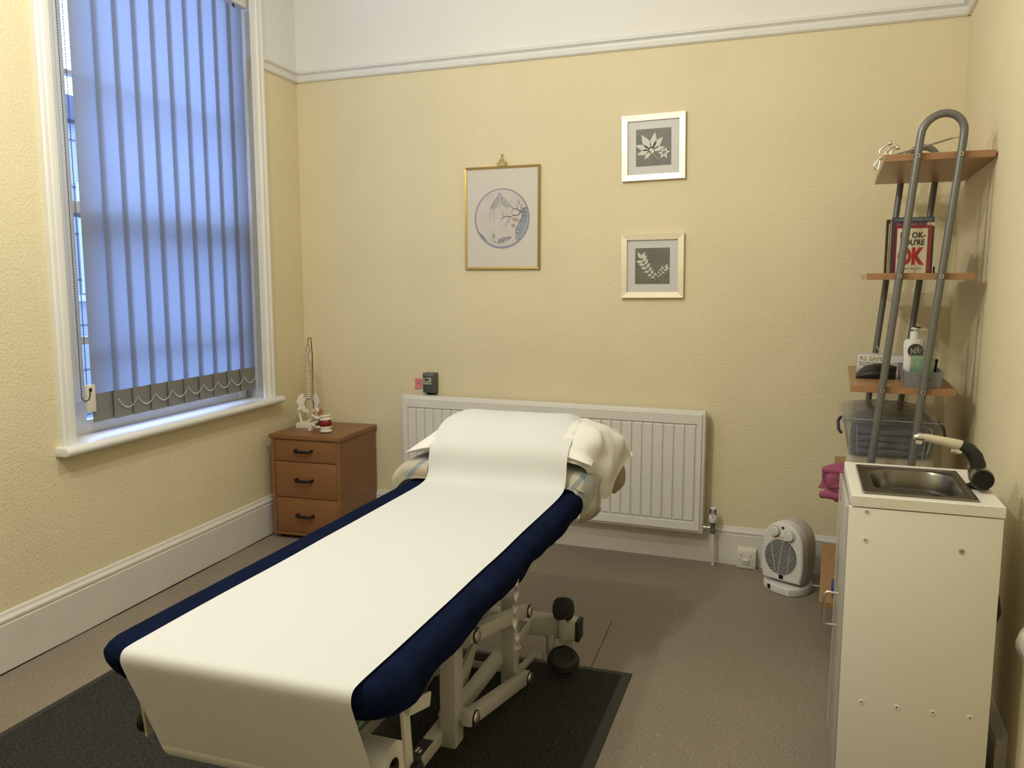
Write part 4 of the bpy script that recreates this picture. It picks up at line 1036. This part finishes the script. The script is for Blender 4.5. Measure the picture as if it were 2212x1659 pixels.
for yt in (SY0-.013-oy, SY1+.013-oy):
    bm = BM(); pts = []
    def tx(z, k): return SHX(z)-ox+SHW/2+k*.0625
    for z in [.014+(1.80-.014)*i/10 for i in range(11)]: pts.append((tx(z, -1), yt, z))
    cz = 1.815
    for i in range(1, 16):
        a = math.pi-math.pi*i/16; z = cz+.0665*math.sin(a); pts.append((SHX(z)-ox+SHW/2+.0625*math.cos(a), yt, z))
    for z in [1.80-(1.80-.014)*i/10 for i in range(11)]: pts.append((tx(z, 1), yt, z))
    tube(bm, pts, .0125, 14); hp = obj('tube_hoop', bm, tube_m, su, smooth=60)
    for k in (-1, 1):
        bm = BM(); lathe(bm, [(.0135, 0), (.0150, .004), (.0150, .016)], (tx(.0, k), yt, .0005), 14); obj('rubber_foot', bm, black_rub, hp)
        if yt < 0:
            for z in SZ:
                bm = BM(); lathe(bm, [(.0062, -.0150), (.0062, -.0115)], (tx(z-.011, k), yt, z-.011), 12, 'y'); sc_ = obj('screw_cap', bm, satin, hp)
                bm = BM(); lathe(bm, [(.0030, -.0156), (.0030, -.0148)], (tx(z-.011, k), yt, z-.011), 10, 'y'); obj('screw_socket', bm, dark_gap, sc_)

# --- top shelf: hook rack lying down
hk = thing('hook_rack', 'chrome hook rail with ball-ended hooks lying on the top shelf', 'hook rail', (2.96, -.84, 1.762))
bm = BM(); bx(bm, -.016, -.010, .0, .014, .0005, .004); 
tube(bm, [(-.020, .006, .004), (.02, .01, .010), (.10, .012, .030), (.185, .012, .053)], .0035, 8); obj('rail', bm, satin, hk)
bm = BM(); tube(bm, [(.185, .012, .053), (.215, .012, .056), (.226, .012, .040), (.236, .012, .012)], .0018, 6); obj('rail_wire', bm, satin, hk)
def hook(dx, dy, dz, s):
    bm = BM(); pts = [(-.030, 0, .004), (-.036, 0, .014), (-.034, 0, .028), (-.022, 0, .038), (-.006, 0, .047)]
    tube(bm, [(dx+x*s, dy+y, dz+z*s) for x, y, z in pts], .0030, 8); h = obj('hook', bm, chrome, hk)
    bm = BM(); bmesh.ops.create_uvsphere(bm, u_segments=14, v_segments=10, radius=.0078, matrix=Matrix.Translation((dx-.003*s, dy, dz+.049*s))); obj('hook_ball', bm, chrome, h)
hook(0, .0, -.002, .95); hook(.018, .02, -.006, .90); hook(.022, -.02, -.004, .62)
bm = BM(); tube(bm, [(-.008, -.02, .003), (-.025, -.02, .004), (-.031, -.02, -.012), (-.034, -.02, -.036), (-.039, -.02, -.046), (-.047, -.02, -.042), (-.048, -.02, -.026), (-.040, -.02, -.014), (-.034, -.02, -.008)], .0026, 8); h4 = obj('hook', bm, chrome, hk)
bm = BM(); bmesh.ops.create_uvsphere(bm, u_segments=14, v_segments=10, radius=.0075, matrix=Matrix.Translation((-.030, -.02, -.005))); obj('hook_ball', bm, chrome, h4)

# --- second shelf: books standing one behind another, covers to the front
page = mat('book_pages', (.62, .55, .40, 1), .8, var=.1, vscale=60, stretch=(30, 30, 1))
ZB2 = 1.374
def book(x, y, w, h, d, cover, label, spine=None, back=None, left=False):
    t = thing('book', label, 'book', (x, y, ZB2+.0003), 0, 'books on the second shelf')
    e = .0012
    bm = BM(); bx(bm, e if left else .0015, w-(.002 if left else e), e, d-e, .001, h-.0025); obj('page_block', bm, page, t)
    bm = BM(); bx(bm, 0, w, 0, e, 0, h); fc = obj('front_cover', bm, cover, t)
    bm = BM(); bx(bm, 0, w, d-e, d, 0, h); obj('back_cover', bm, back or cover, t)
    bm = BM(); bx(bm, 0 if left else w-e, e if left else w, e, d-e, 0, h); obj('spine', bm, spine or cover, t)
    return t, fc
red_c = mat('book_red', (.25, .018, .026, 1), .25, coat=.3); cream_c = mat('book_cream', (.66, .60, .47, 1), .22, coat=.4)
purple_c = mat('book_purple', (.085, .012, .035, 1), .3, coat=.2); teal_c = mat('book_teal', (.025, .055, .075, 1), .3)
gold_c = mat('book_gold', (.30, .17, .03, 1), .35, var=.4, vscale=30); brown_c = mat('book_brown', (.06, .03, .012, 1), .4)
ink_b = mat('black_ink', (.012, .012, .012, 1), .4); ink_r = mat('red_ink', (.42, .015, .022, 1), .25, coat=.3); ink_w = mat('pale_ink_print', (.34, .34, .36, 1), .4)
t, fc = book(2.990, -.868, .108, .158, .012, red_c, 'red-edged paperback with large red OK on its cover, front of the row')
bm = BM(); bx(bm, .004, .096, -.0006, .0, .0, .148); pl = obj('cover_panel', bm, cream_c, fc)
text("I'M OK-", .076, .020, ink_b, pl, (.014, -.0007, .116), bold=.032)
text("YOU'RE", .076, .020, ink_b, pl, (.012, -.0007, .092), bold=.032)
text("OK", .082, .060, ink_r, pl, (.008, -.0007, .026), bold=.055)
text("Thomas A. Harris M.D.", .070, .007, ink_b, pl, (.014, -.0007, .012))
t, fc = book(2.984, -.854, .122, .170, .018, purple_c, 'dark purple book showing DR BRIAN ROET above the red one', mat('book_plum', (.14, .03, .09, 1), .35), left=True)
text("Dr BRIAN ROET", .106, .008, mat('lilac_print', (.42, .24, .34, 1), .4), fc, (.008, -.0003, .158))
bm = BM(); bx(bm, .100, .122, -.0003, 0, .155, .168); obj('price_label', bm, page, fc)
t, fc = book(2.979, -.834, .128, .187, .026, teal_c, 'tallest dark teal book behind the purple book')
text("CAROL ADRIENNE", .112, .008, ink_w, fc, (.008, -.0003, .175))
book(2.978, -.806, .124, .182, .070, gold_c, 'mottled gold book behind the teal book', mat('book_ochre', (.34, .20, .035, 1), .4, var=.5, vscale=26), left=True)
book(2.976, -.734, .122, .178, .075, brown_c, 'brown book with cream page edges behind the gold book')
book(2.970, -.657, .128, .192, .060, mat('book_black', (.02, .012, .01, 1), .4), 'black book at the back of the standing row', mat('book_tan', (.16, .07, .02, 1), .4, var=.5, vscale=8), left=True)
bs = BM(); bx(bs, 0, .004, 0, .05, 0, .0012); bx(bs, 0, .0012, 0, .05, 0, .022)
tag(obj('bookend', bs, black_pl, None, (3.112, -.868, ZB2)), 'small black metal bookend right of the books', 'bookend')

# --- third shelf
ZB3 = .990
gb = thing('glove_box', 'white printed box of gloves lying at the back of the shelf', 'box', (2.900, -.40, ZB3), R(-10))
gwhite = mat('carton_white', (.60, .585, .56, 1), .45)
bm = BM(); bx(bm, 0, .205, 0, .115, .0, .066, .001); bo = obj('carton', bm, gwhite, gb)
bm = BM(); bx(bm, .004, .19, -.0004, .0, .0, .012); obj('print_band', bm, mat('lilac_band', (.42, .41, .46, 1), .5), bo)
text('RS SAFE', .086, .017, mat('ochre_print', (.36, .24, .07, 1), .5), bo, (.012, -.0005, .044), bold=.01)
text('Blue Nitrile Medical Examination Gloves', .150, .006, mat('navy_print', (.03, .03, .07, 1), .5), bo, (.012, -.0005, .033))
text('Powder Free', .046, .006, mat('navy_print', (.03, .03, .07, 1), .5), bo, (.012, -.0005, .024))
for x in (.016, .044, .072):
    bm = BM(); bx(bm, x, x+.009, -.0007, -.0004, .002, .010); obj('symbol', bm, mat('grey_symbol', (.22, .22, .26, 1), .5), bo)
bm = BM(); bx(bm, -.0006, 0, .0, .115, 0, .066); obj('side_print', bm, mat('dark_blue_print', (.05, .05, .10, 1), .5), bo)
bm = BM(); tube(bm, [(.075, .07, .066), (.062, .06, .082), (.052, .05, .100)], .0022, 6); tag(obj('stick', bm, cream_pl, None, (2.92, -.42, ZB3)), 'thin pale stick leaning up behind the glove box', 'stick')
bm = BM(); P4 = [[(.0, .0, .004), (.03, -.01, .022), (.08, -.012, .030), (.135, .0, .026)], [(.002, .05, .010), (.03, .05, .040), (.08, .05, .052), (.14, .05, .045)], [(.01, .10, .006), (.04, .11, .030), (.09, .115, .034), (.14, .10, .028)]]
rows = [[(x, y, .001) for x, y, z in P4[0]]]+P4+[[(x, y, .001) for x, y, z in P4[2]]]
patch(bm, rows, 6, 8, .004, 3, .003); tag(obj('black_pouch', bm, mat('black_nylon', (.008, .008, .009, 1), .45), None, (2.893, -.66, ZB3)), 'soft black pouch lying in front of the glove box', 'pouch')
tr = thing('grey_tray', 'grey plastic tray holding the bottles', 'tray', (3.096, -.735, ZB3+.0003))
tray_m = mat('grey_tray_plastic', (.23, .235, .23, 1), .4)
bm = BM(); 
o1 = [(-.052, -.150), (.054, -.150), (.054, .150), (-.052, .150)]; o2 = [(-.060, -.158), (.062, -.158), (.062, .158), (-.060, .158)]
def rg(o, z, k=0): return [bm.verts.new((x-math.copysign(k, x), y-math.copysign(k, y), z)) for x, y in o]
rr = [rg(o1, .0), rg(o2, .055), rg(o2, .055, .003), rg(o1, .003, .003)]
for a, b in zip(rr, rr[1:]):
    for k in range(4): bm.faces.new((a[k], a[(k+1) % 4], b[(k+1) % 4], b[k]))
bm.faces.new(rr[0]); bm.faces.new(rr[-1])
obj('tray_shell', bm, tray_m, tr, smooth=None)
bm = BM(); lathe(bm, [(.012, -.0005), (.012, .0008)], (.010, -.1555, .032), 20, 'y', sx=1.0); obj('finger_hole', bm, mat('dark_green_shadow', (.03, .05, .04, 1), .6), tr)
pb = thing('pump_bottle', 'large white pump bottle with a brown round label in the grey tray', 'bottle', (3.079, -.70, ZB3+.004))
bm = BM(); lathe(bm, [(.032, 0), (.034, .004), (.034, .04), (.031, .07), (.034, .11), (.034, .135), (.030, .146), (.018, .150)], n=28, sx=1, sy=.72); obj('bottle_body', bm, white_pl, pb)
bm = BM(); lathe(bm, [(.015, .149), (.015, .172), (.012, .176)], n=20); col = obj('pump_collar', bm, white_pl, pb)
bm = BM(); lathe(bm, [(.005, .176), (.005, .182), (.013, .183), (.013, .189), (.008, .191)], n=18); tube(bm, [(.008, 0, .185), (.028, 0, .184), (.040, 0, .181)], .0042, 8); pmp = obj('pump_head', bm, white_pl, pb)
bm = BM(); lathe(bm, [(.0125, .189), (.0120, .192), (.004, .193)], (.006, 0, 0), n=18); obj('pump_cap', bm, black_pl, pmp)
bm = BM(); lathe(bm, [(.0255, -.0258), (.0255, -.0240)], (.004, 0, .108), 30, 'y'); lbl = obj('round_label', bm, mat('brown_label', (.055, .042, .028, 1), .5, var=.3, vscale=60), pb)
text('NA', .030, .018, mat('label_white', (.5, .48, .42, 1), .5), lbl, (-.012, -.0262, .100), bold=.0)
gbn = thing('gel_bottle', 'clear bottle of pale green gel in front of the pump bottle', 'bottle', (3.100, -.79, ZB3+.004))
gel = mat('green_gel', (.36, .56, .38, 1), .15, trans=.25, coat=.3)
bm = BM(); bx(bm, -.036, .036, -.020, .020, 0, .098, .012, 4); obj('gel', bm, gel, gbn)
clear = glass_mat('clear_plastic', (.93, .95, .93, 1), .08, 1.3)
bm = BM(); bx(bm, -.0375, .0375, -.0215, .0215, -.001, .118, .014, 4)
lathe(bm, [(.030, .112), (.022, .126), (.011, .130), (.011, .146)], n=20, sy=.6); obj('clear_shell', bm, clear, gbn)
bm = BM(); bx(bm, .010, .022, -.0222, -.0216, .030, .048); obj('print_mark', bm, mat('dark_green_print', (.01, .10, .04, 1), .5), gbn)
bm = BM(); cyl(bm, (0, 0, .001), (.006, .004, .075), .004, 10); bmesh.ops.create_uvsphere(bm, u_segments=10, v_segments=8, radius=.006, matrix=Matrix.Translation((.006, .004, .078))); tag(obj('pen', bm, black_pl, None, (3.143, -.75, ZB3+.004)), 'black pen upright at the right end of the grey tray', 'pen')

# --- fourth shelf: folded towels, storage box, pink towel
ZB4 = .596
tow_m = mat('cream_towel', (.56, .49, .38, 1), .95, bump=.5, bscale=220, var=.05, vscale=12)
for k in range(3):
    bm = BM(); bx(bm, -.135, .135, -.24, .24, .001, .0455, .018, 4)
    for v in bm.verts: v.co += Vector((.006, .004, 0))*noise.noise(v.co*9+Vector((k*3, 0, 0)))
    tag(obj('folded_towel', bm, tow_m, None, (SHX(ZB4)+.175+.004*k, -.60+.006*k, ZB4+.0458*k)), ['cream folded towel at the bottom of the pile under the clear box', 'cream folded towel in the middle of the pile under the clear box', 'cream folded towel directly under the clear storage box'][k], 'towel', 'folded towels on the fourth shelf')
ZX = ZB4+.0458*3+.001
cb_ = thing('storage_box', 'clear plastic storage box with dark blue handles holding blue cloth', 'storage box', (3.008, -.645, ZX))
def milky_mat(name, k, col=(.62, .62, .60, 1)):
    m = glass_mat(name, (.96, .97, .98, 1), .15, .8); nt = m.node_tree; out = nt.nodes['Material Output']
    src = out.inputs[0].links[0].from_socket
    d = nt.nodes.new('ShaderNodeBsdfDiffuse'); d.inputs[0].default_value = col
    t = nt.nodes.new('ShaderNodeBsdfTranslucent'); t.inputs[0].default_value = col
    m1 = nt.nodes.new('ShaderNodeMixShader'); nt.links.new(d.outputs[0], m1.inputs[1]); nt.links.new(t.outputs[0], m1.inputs[2])
    m2 = nt.nodes.new('ShaderNodeMixShader'); m2.inputs[0].default_value = k
    nt.links.new(src, m2.inputs[1]); nt.links.new(m1.outputs[0], m2.inputs[2]); nt.links.new(m2.outputs[0], out.inputs[0]); return m
boxm = milky_mat('clear_box_plastic', .13)
bm = BM()
o1 = [(-.130, -.205), (.130, -.205), (.130, .205), (-.130, .205)]; o2 = [(-.150, -.228), (.152, -.228), (.152, .228), (-.150, .228)]
rr = [rg(o1, 0), rg(o2, .112), rg(o2, .112, -.006), rg(o2, .122, -.006), rg(o2, .122, .002), rg(o1, .003, .003)]
for a, b in zip(rr, rr[1:]):
    for k in range(4): bm.faces.new((a[k], a[(k+1) % 4], b[(k+1) % 4], b[k]))
bm.faces.new(rr[0]); bm.faces.new(rr[-1]); obj('box_shell', bm, boxm, cb_, smooth=None)
milky = sheet_mat('milky_edge', (.50, .50, .48, 1), (.5, .5, .5, 1), .3)
bm = BM(); 
for x in (-.108, .112): tube(bm, [(x*.93, -.2062, .004), (x, -.2285, .112)], .0016, 6)
obj('box_ridge', bm, milky, cb_)
bm = BM(); tube(bm, [(.118, -.206, .02), (.128, -.224, .075), (.126, -.231, .112), (.112, -.23, .118)], .0035, 8); obj('box_strap', bm, milky, cb_)
bm = BM(); bx(bm, -.156, .158, -.234, .234, .1225, .1265, .002); bx(bm, -.135, .137, -.212, .212, .1265, .136, .004); obj('lid', bm, boxm, cb_)
bm = BM(); tube(bm, [(-.156, -.236, .128), (-.158, -.236, .136), (0, -.236, .137), (.158, -.236, .136)], .0016, 6); obj('lid_rim', bm, milky, cb_)
dblue = mat('dark_blue_plastic', (.008, .010, .035, 1), .35)
bm = BM(); tube(bm, [(-.160, -.165, .134), (-.170, -.180, .118), (-.166, -.195, .090), (-.156, -.200, .078)], .0055, 10); obj('handle', bm, dblue, cb_)
bm = BM(); tube(bm, [(.152, -.165, .130), (.168, -.180, .112), (.172, -.195, .085), (.160, -.200, .070)], .0045, 10); obj('handle', bm, dblue, cb_)
blue_cl = mat('slate_blue_cloth', (.13, .14, .19, 1), .95, var=.3, vscale=22, bump=.5, bscale=80)
bc = thing('blue_cloths', 'slate blue cloths crumpled inside the clear storage box', 'cloth', (3.008, -.645, ZX+.004))
for k in range(4):
    bm = BM(); bx(bm, -.118, .118, -.190, .190, 0, .021, .009, 3)
    bmesh.ops.subdivide_edges(bm, edges=list(bm.edges), cuts=3, use_grid_fill=True)
    for v in bm.verts: v.co += Vector((.008, .008, .007))*noise.noise(v.co*20+Vector((k*5.3, 0, 0)))
    for v in bm.verts: v.co.z += .003+.0225*k; v.co.x = max(-.124, min(.124, v.co.x)); v.co.y = max(-.195, min(.195, v.co.y))
    obj('cloth_fold', bm, blue_cl, bc, smooth=80)
bag_m = milky_mat('thin_plastic_bag', .20)
bm = BM()
def bagf(u, v):
    x = -.165+.31*u; y = -.215+.40*v; k = math.sin(math.pi*min(1, max(0, u)))**.6*math.sin(math.pi*v)**.6
    n = noise.noise(Vector((x*22, y*22, 2)))*.012+noise.noise(Vector((x*50, y*44, 7)))*.004
    return Vector((x, y, .002+k*(.030+n)))
grid(bm, 26, 26, bagf)
tag(obj('plastic_bag', bm, bag_m, None, (3.004, -.640, ZX+.137), 0, smooth=None), 'crumpled clear plastic bag on the lid of the storage box', 'bag')
pinkt = mat('pink_terry', (.29, .07, .13, 1), .95, bump=.7, bscale=240, var=.12, vscale=30)
pt = thing('pink_towel', 'crumpled pink towel hanging over the left end of the fourth shelf', 'towel', (2.85, -.90, ZB4))
tz = lambda rows: [[(x-2.85, y+.90, z-ZB4) for x, y, z in r] for r in rows]
bm = BM(); patch(bm, tz([[(2.842, -.60, .640), (2.842, -.74, .660), (2.850, -.86, .690), (2.880, -.93, .727), (2.93, -.945, .722)], [(2.818, -.60, .640), (2.815, -.75, .668), (2.812, -.88, .700), (2.838, -.955, .722), (2.90, -.965, .712)], [(2.802, -.62, .625), (2.800, -.76, .650), (2.800, -.89, .680), (2.828, -.965, .680), (2.89, -.972, .680)], [(2.800, -.62, .60), (2.799, -.76, .62), (2.803, -.90, .640), (2.834, -.970, .635), (2.89, -.975, .64)], [(2.800, -.63, .585), (2.794, -.77, .600), (2.800, -.91, .608), (2.842, -.968, .602), (2.885, -.975, .606)]]), 9, 9, .024, 6, .006); obj('towel_drape', bm, pinkt, pt, smooth=80)
bm = BM(); tube(bm, [(-.055, -.045, .012), (-.030, -.062, .018), (-.006, -.070, .014), (.012, -.074, .02)], [.013, .015, .013, .010], 12, cap=False); obj('rolled_hem', bm, pinkt, pt)
bm = BM(); tube(bm, [(-.040, -.055, .052), (-.018, -.066, .048), (.004, -.074, .055)], [.009, .011, .008], 12, cap=False); obj('rolled_hem', bm, pinkt, pt)
bm = BM(); tube(bm, [(-.048, -.02, .095), (-.030, -.052, .100), (.0, -.066, .104), (.02, -.074, .100)], [.012, .013, .011, .009], 12, cap=False); obj('rolled_hem', bm, pinkt, pt)
bm = BM(); bx(bm, .022, .040, -.083, -.080, .070, .082); obj('care_tag', bm, white_pl, pt)
bb = BM(); lathe(bb, [(.004, -.05), (.020, -.05), (.022, -.046), (.022, .046), (.020, .05), (.004, .05)], (0, 0, .0225), 24, 'y')
tag(obj('blue_roll', bb, mat('royal_blue', (.02, .04, .22, 1), .5), None, (2.865, -.80, .204)), 'small blue cylinder lying on the lowest shelf', 'roll')

# ------------------------------------------------------------------ sink unit
KX0, KX1, KY0, KY1, KH = 2.868, 3.200, -1.820, -1.420, .830
sk = thing('sink_unit', 'narrow cream sink cabinet with a steel basin against the wall', 'sink cabinet', ((KX0+KX1)/2-.006, (KY0+KY1)/2, 0), R(1.9))
kx, ky = (KX0+KX1)/2, (KY0+KY1)/2
wx, wy = (KX1-KX0)/2, (KY1-KY0)/2
bm = BM(); bx(bm, -wx-.004, wx-.002, -wy+.002, -wy+.018, .002, .800, .001); side = obj('side_panel', bm, cab_white, sk)
bm = BM(); bx(bm, -wx+.006, wx-.002, wy-.018, wy-.003, .002, .800, .001); obj('side_panel', bm, cab_white, sk)
bm = BM(); bx(bm, wx-.014, wx-.004, -wy+.018, wy-.018, .06, .80); obj('back_panel', bm, cab_white, sk)
bm = BM(); bx(bm, -wx+.006, wx-.004, -wy+.018, wy-.018, .06, .078); obj('floor_panel', bm, cab_white, sk)
bm = BM(); bx(bm, -wx-.010, -wx+.004, -wy+.020, wy-.002, .010, .795, .0015); dr = obj('door', bm, door_gl, sk, label='grey glossy door')
bm = BM(); bx(bm, -wx-.0106, -wx-.008, wy-.0045, wy-.0015, .010, .795); obj('door_edging', bm, cab_white, dr)
bm = BM(); hy = wy-.045
tube(bm, [(-wx-.009, hy, .448), (-wx-.030, hy, .450), (-wx-.036, hy, .444), (-wx-.038, hy, .434), (-wx-.038, hy, .368), (-wx-.036, hy, .357), (-wx-.030, hy, .351), (-wx-.009, hy, .352)], .0048, 10); obj('handle', bm, satin, dr)
for x, z, m_ in ((2.904, .791, 0), (2.904, .720, 0), (3.115, .714, 1), (2.915, .302, 0), (2.996, .302, 0), (3.077, .303, 0), (3.157, .304, 0)):
    bm = BM(); lathe(bm, [(.0066, -wy+.0002), (.0070, -wy+.0022)], (x-kx, 0, z), 12, 'y'); sc2 = obj('screw_cap', bm, white_pl if not m_ else satin, side)
    bm = BM(); lathe(bm, [(.0020, -wy-.0002), (.0020, -wy+.0010)], (x-kx, 0, z), 8, 'y'); obj('screw_socket', bm, dark_gap, sc2)
# worktop with the basin cut-out
bm = BM(); X0, X1, Y0, Y1 = -wx, wx, -wy, wy
c0, c1, d0, d1 = 2.906-kx, 3.138-kx, -1.784-ky, -1.486-ky
def r4(x0, x1, y0, y1, z): return [bm.verts.new(p) for p in ((x0, y0, z), (x1, y0, z), (x1, y1, z), (x0, y1, z))]
rr = [r4(c0, c1, d0, d1, .803), r4(X0, X1, Y0, Y1, .803), r4(X0, X1, Y0, Y1, KH-.002), r4(X0+.002, X1-.002, Y0+.002, Y1-.002, KH), r4(c0, c1, d0, d1, KH)]
for a, b in zip(rr, rr[1:]+rr[:1]):
    for k in range(4): bm.faces.new((a[k], a[(k+1) % 4], b[(k+1) % 4], b[k]))
obj('worktop', bm, cab_white, sk, smooth=None)
bm = BM()
def rrect(x0, x1, y0, y1, r, z, n=8):
    P = []
    for cx_, cy_, a0 in ((x1-r, y1-r, 0), (x0+r, y1-r, 90), (x0+r, y0+r, 180), (x1-r, y0+r, 270)):
        for k in range(n+1): a = R(a0+90*k/n); P.append((cx_+r*math.cos(a), cy_+r*math.sin(a), z))
    return [bm.verts.new(p) for p in P]
e0, e1, g0, g1 = 2.894-kx, 3.150-kx, -1.796-ky, -1.474-ky
rr = [rrect(e0, e1, g0, g1, .003, KH+.0005), rrect(e0+.002, e1-.002, g0+.002, g1-.002, .003, KH+.006), rrect(e0+.007, e1-.007, g0+.007, g1-.007, .004, KH+.006), rrect(e0+.010, e1-.010, g0+.010, g1-.010, .005, KH+.002),
      rrect(e0+.030, e1-.022, g0+.022, g1-.022, .075, KH+.002), rrect(e0+.033, e1-.025, g0+.025, g1-.025, .073, KH-.004), rrect(e0+.038, e1-.030, g0+.030, g1-.030, .070, KH-.045), rrect(e0+.046, e1-.038, g0+.038, g1-.038, .064, KH-.049), rrect(e0+.052, e1-.044, g0+.044, g1-.044, .058, KH-.090), rrect(e0+.064, e1-.056, g0+.056, g1-.056, .048, KH-.104), rrect(e0+.11, e1-.11, g0+.14, g1-.14, .012, KH-.106)]
for a, b in zip(rr, rr[1:]):
    n = len(a)
    for k in range(n): bm.faces.new((a[k], a[(k+1) % n], b[(k+1) % n], b[k]))
bm.faces.new(rr[-1])
obj('basin', bm, basin_m, sk, smooth=50)
# tap
tp = Vector((3.172-kx, -1.640-ky, KH))
bm = BM(); lathe(bm, [(.026, .0005), (.026, .008), (.018, .012), (.016, .030)], tp, 20); tb = obj('tap_base', bm, black_pl, sk, label='black and cream swivel tap')
bm = BM(); lathe(bm, [(.012, -.058), (.0255, -.056), (.0265, -.052), (.0265, -.020), (.0245, -.014), (.022, .020), (.018, .024)], tp+Vector((.0, .0, .034)), 24, 'y'); obj('tap_body', bm, mat('dark_chrome', (.22, .21, .19, 1), .2, metal=.9), tb)
bm = BM(); lathe(bm, [(.004, -.0635), (.0235, -.0630), (.0245, -.0580), (.0245, -.054)], tp+Vector((.0, .0, .034)), 24, 'y'); obj('tap_knob', bm, black_pl, tb)
bm = BM(); tube(bm, [tp+Vector(q) for q in ((.0, .004, .040), (-.002, .004, .058), (-.010, .004, .080), (-.024, .004, .097), (-.044, .004, .106))], [.0175, .0185, .0180, .0165, .0150], 16); obj('tap_hose', bm, black_rub, tb)
bm = BM(); tube(bm, [tp+Vector(q) for q in ((-.040, .004, .105), (-.046, .004, .1065), (-.080, .004, .113), (-.120, .004, .120), (-.140, .004, .121), (-.146, .004, .120))], [.0125, .0135, .0120, .0105, .0105, .004], 16); spt = obj('spout', bm, mat('cream_spout', (.60, .54, .40, 1), .3), tb)
bm = BM(); tube(bm, [tp+Vector(q) for q in ((-.128, .004, .1205), (-.140, .004, .1215), (-.148, .004, .1190), (-.150, .004, .114))], [.0112, .0114, .0090, .004], 14); cyl(bm, tp+Vector((-.139, .004, .117)), tp+Vector((-.140, .004, .104)), .008, 14); obj('spout_tip', bm, chrome, spt)
bm = BM(); bx(bm, tp.x-.066, tp.x-.040, tp.y-.006, tp.y+.014, KH+.085, KH+.097, .003); obj('spout_clip', bm, chrome, spt)
bm = BM(); tube(bm, [(wx-.012, -wy+.10, .49), (wx+.004, -wy+.06, .525), (wx+.009, -wy+.04, .56), (wx+.005, -wy+.05, .595), (wx-.012, -wy+.09, .63)], .006, 10); obj('waste_hose', bm, black_rub, sk)
pb_ = BM(); bx(pb_, -.014, .014, -.03, .03, 0, .085, .004); bx(pb_, -.006, .016, -.02, .02, .085, .10, .003)
tag(obj('black_box', pb_, black_pl, None, (3.222, -1.70, .002)), 'small black plastic box on the floor behind the sink unit', 'box')

# ------------------------------------------------------------------ open door at the right edge
dl = sempty('door_1', 'open door standing beside the viewer with a silver lever handle', 'door', (3.071, -3.878, .0))
bm = BM(); bx(bm, -.02, .02, 0, .80, .006, 2.03, .002); obj('door_leaf', bm, gloss_white, dl)
bm = BM(); bx(bm, -.026, -.0205, .715, .755, .955, 1.095, .002); hp_ = obj('handle_plate', bm, satin, dl)
bm = BM(); tube(bm, [(-.026, .735, 1.040), (-.060, .735, 1.040), (-.074, .734, 1.039), (-.083, .728, 1.038), (-.087, .715, 1.036), (-.086, .70, 1.034), (-.084, .60, 1.028)], [.010, .010, .011, .013, .014, .014, .012], 14); obj('lever', bm, satin, hp_, smooth=60)
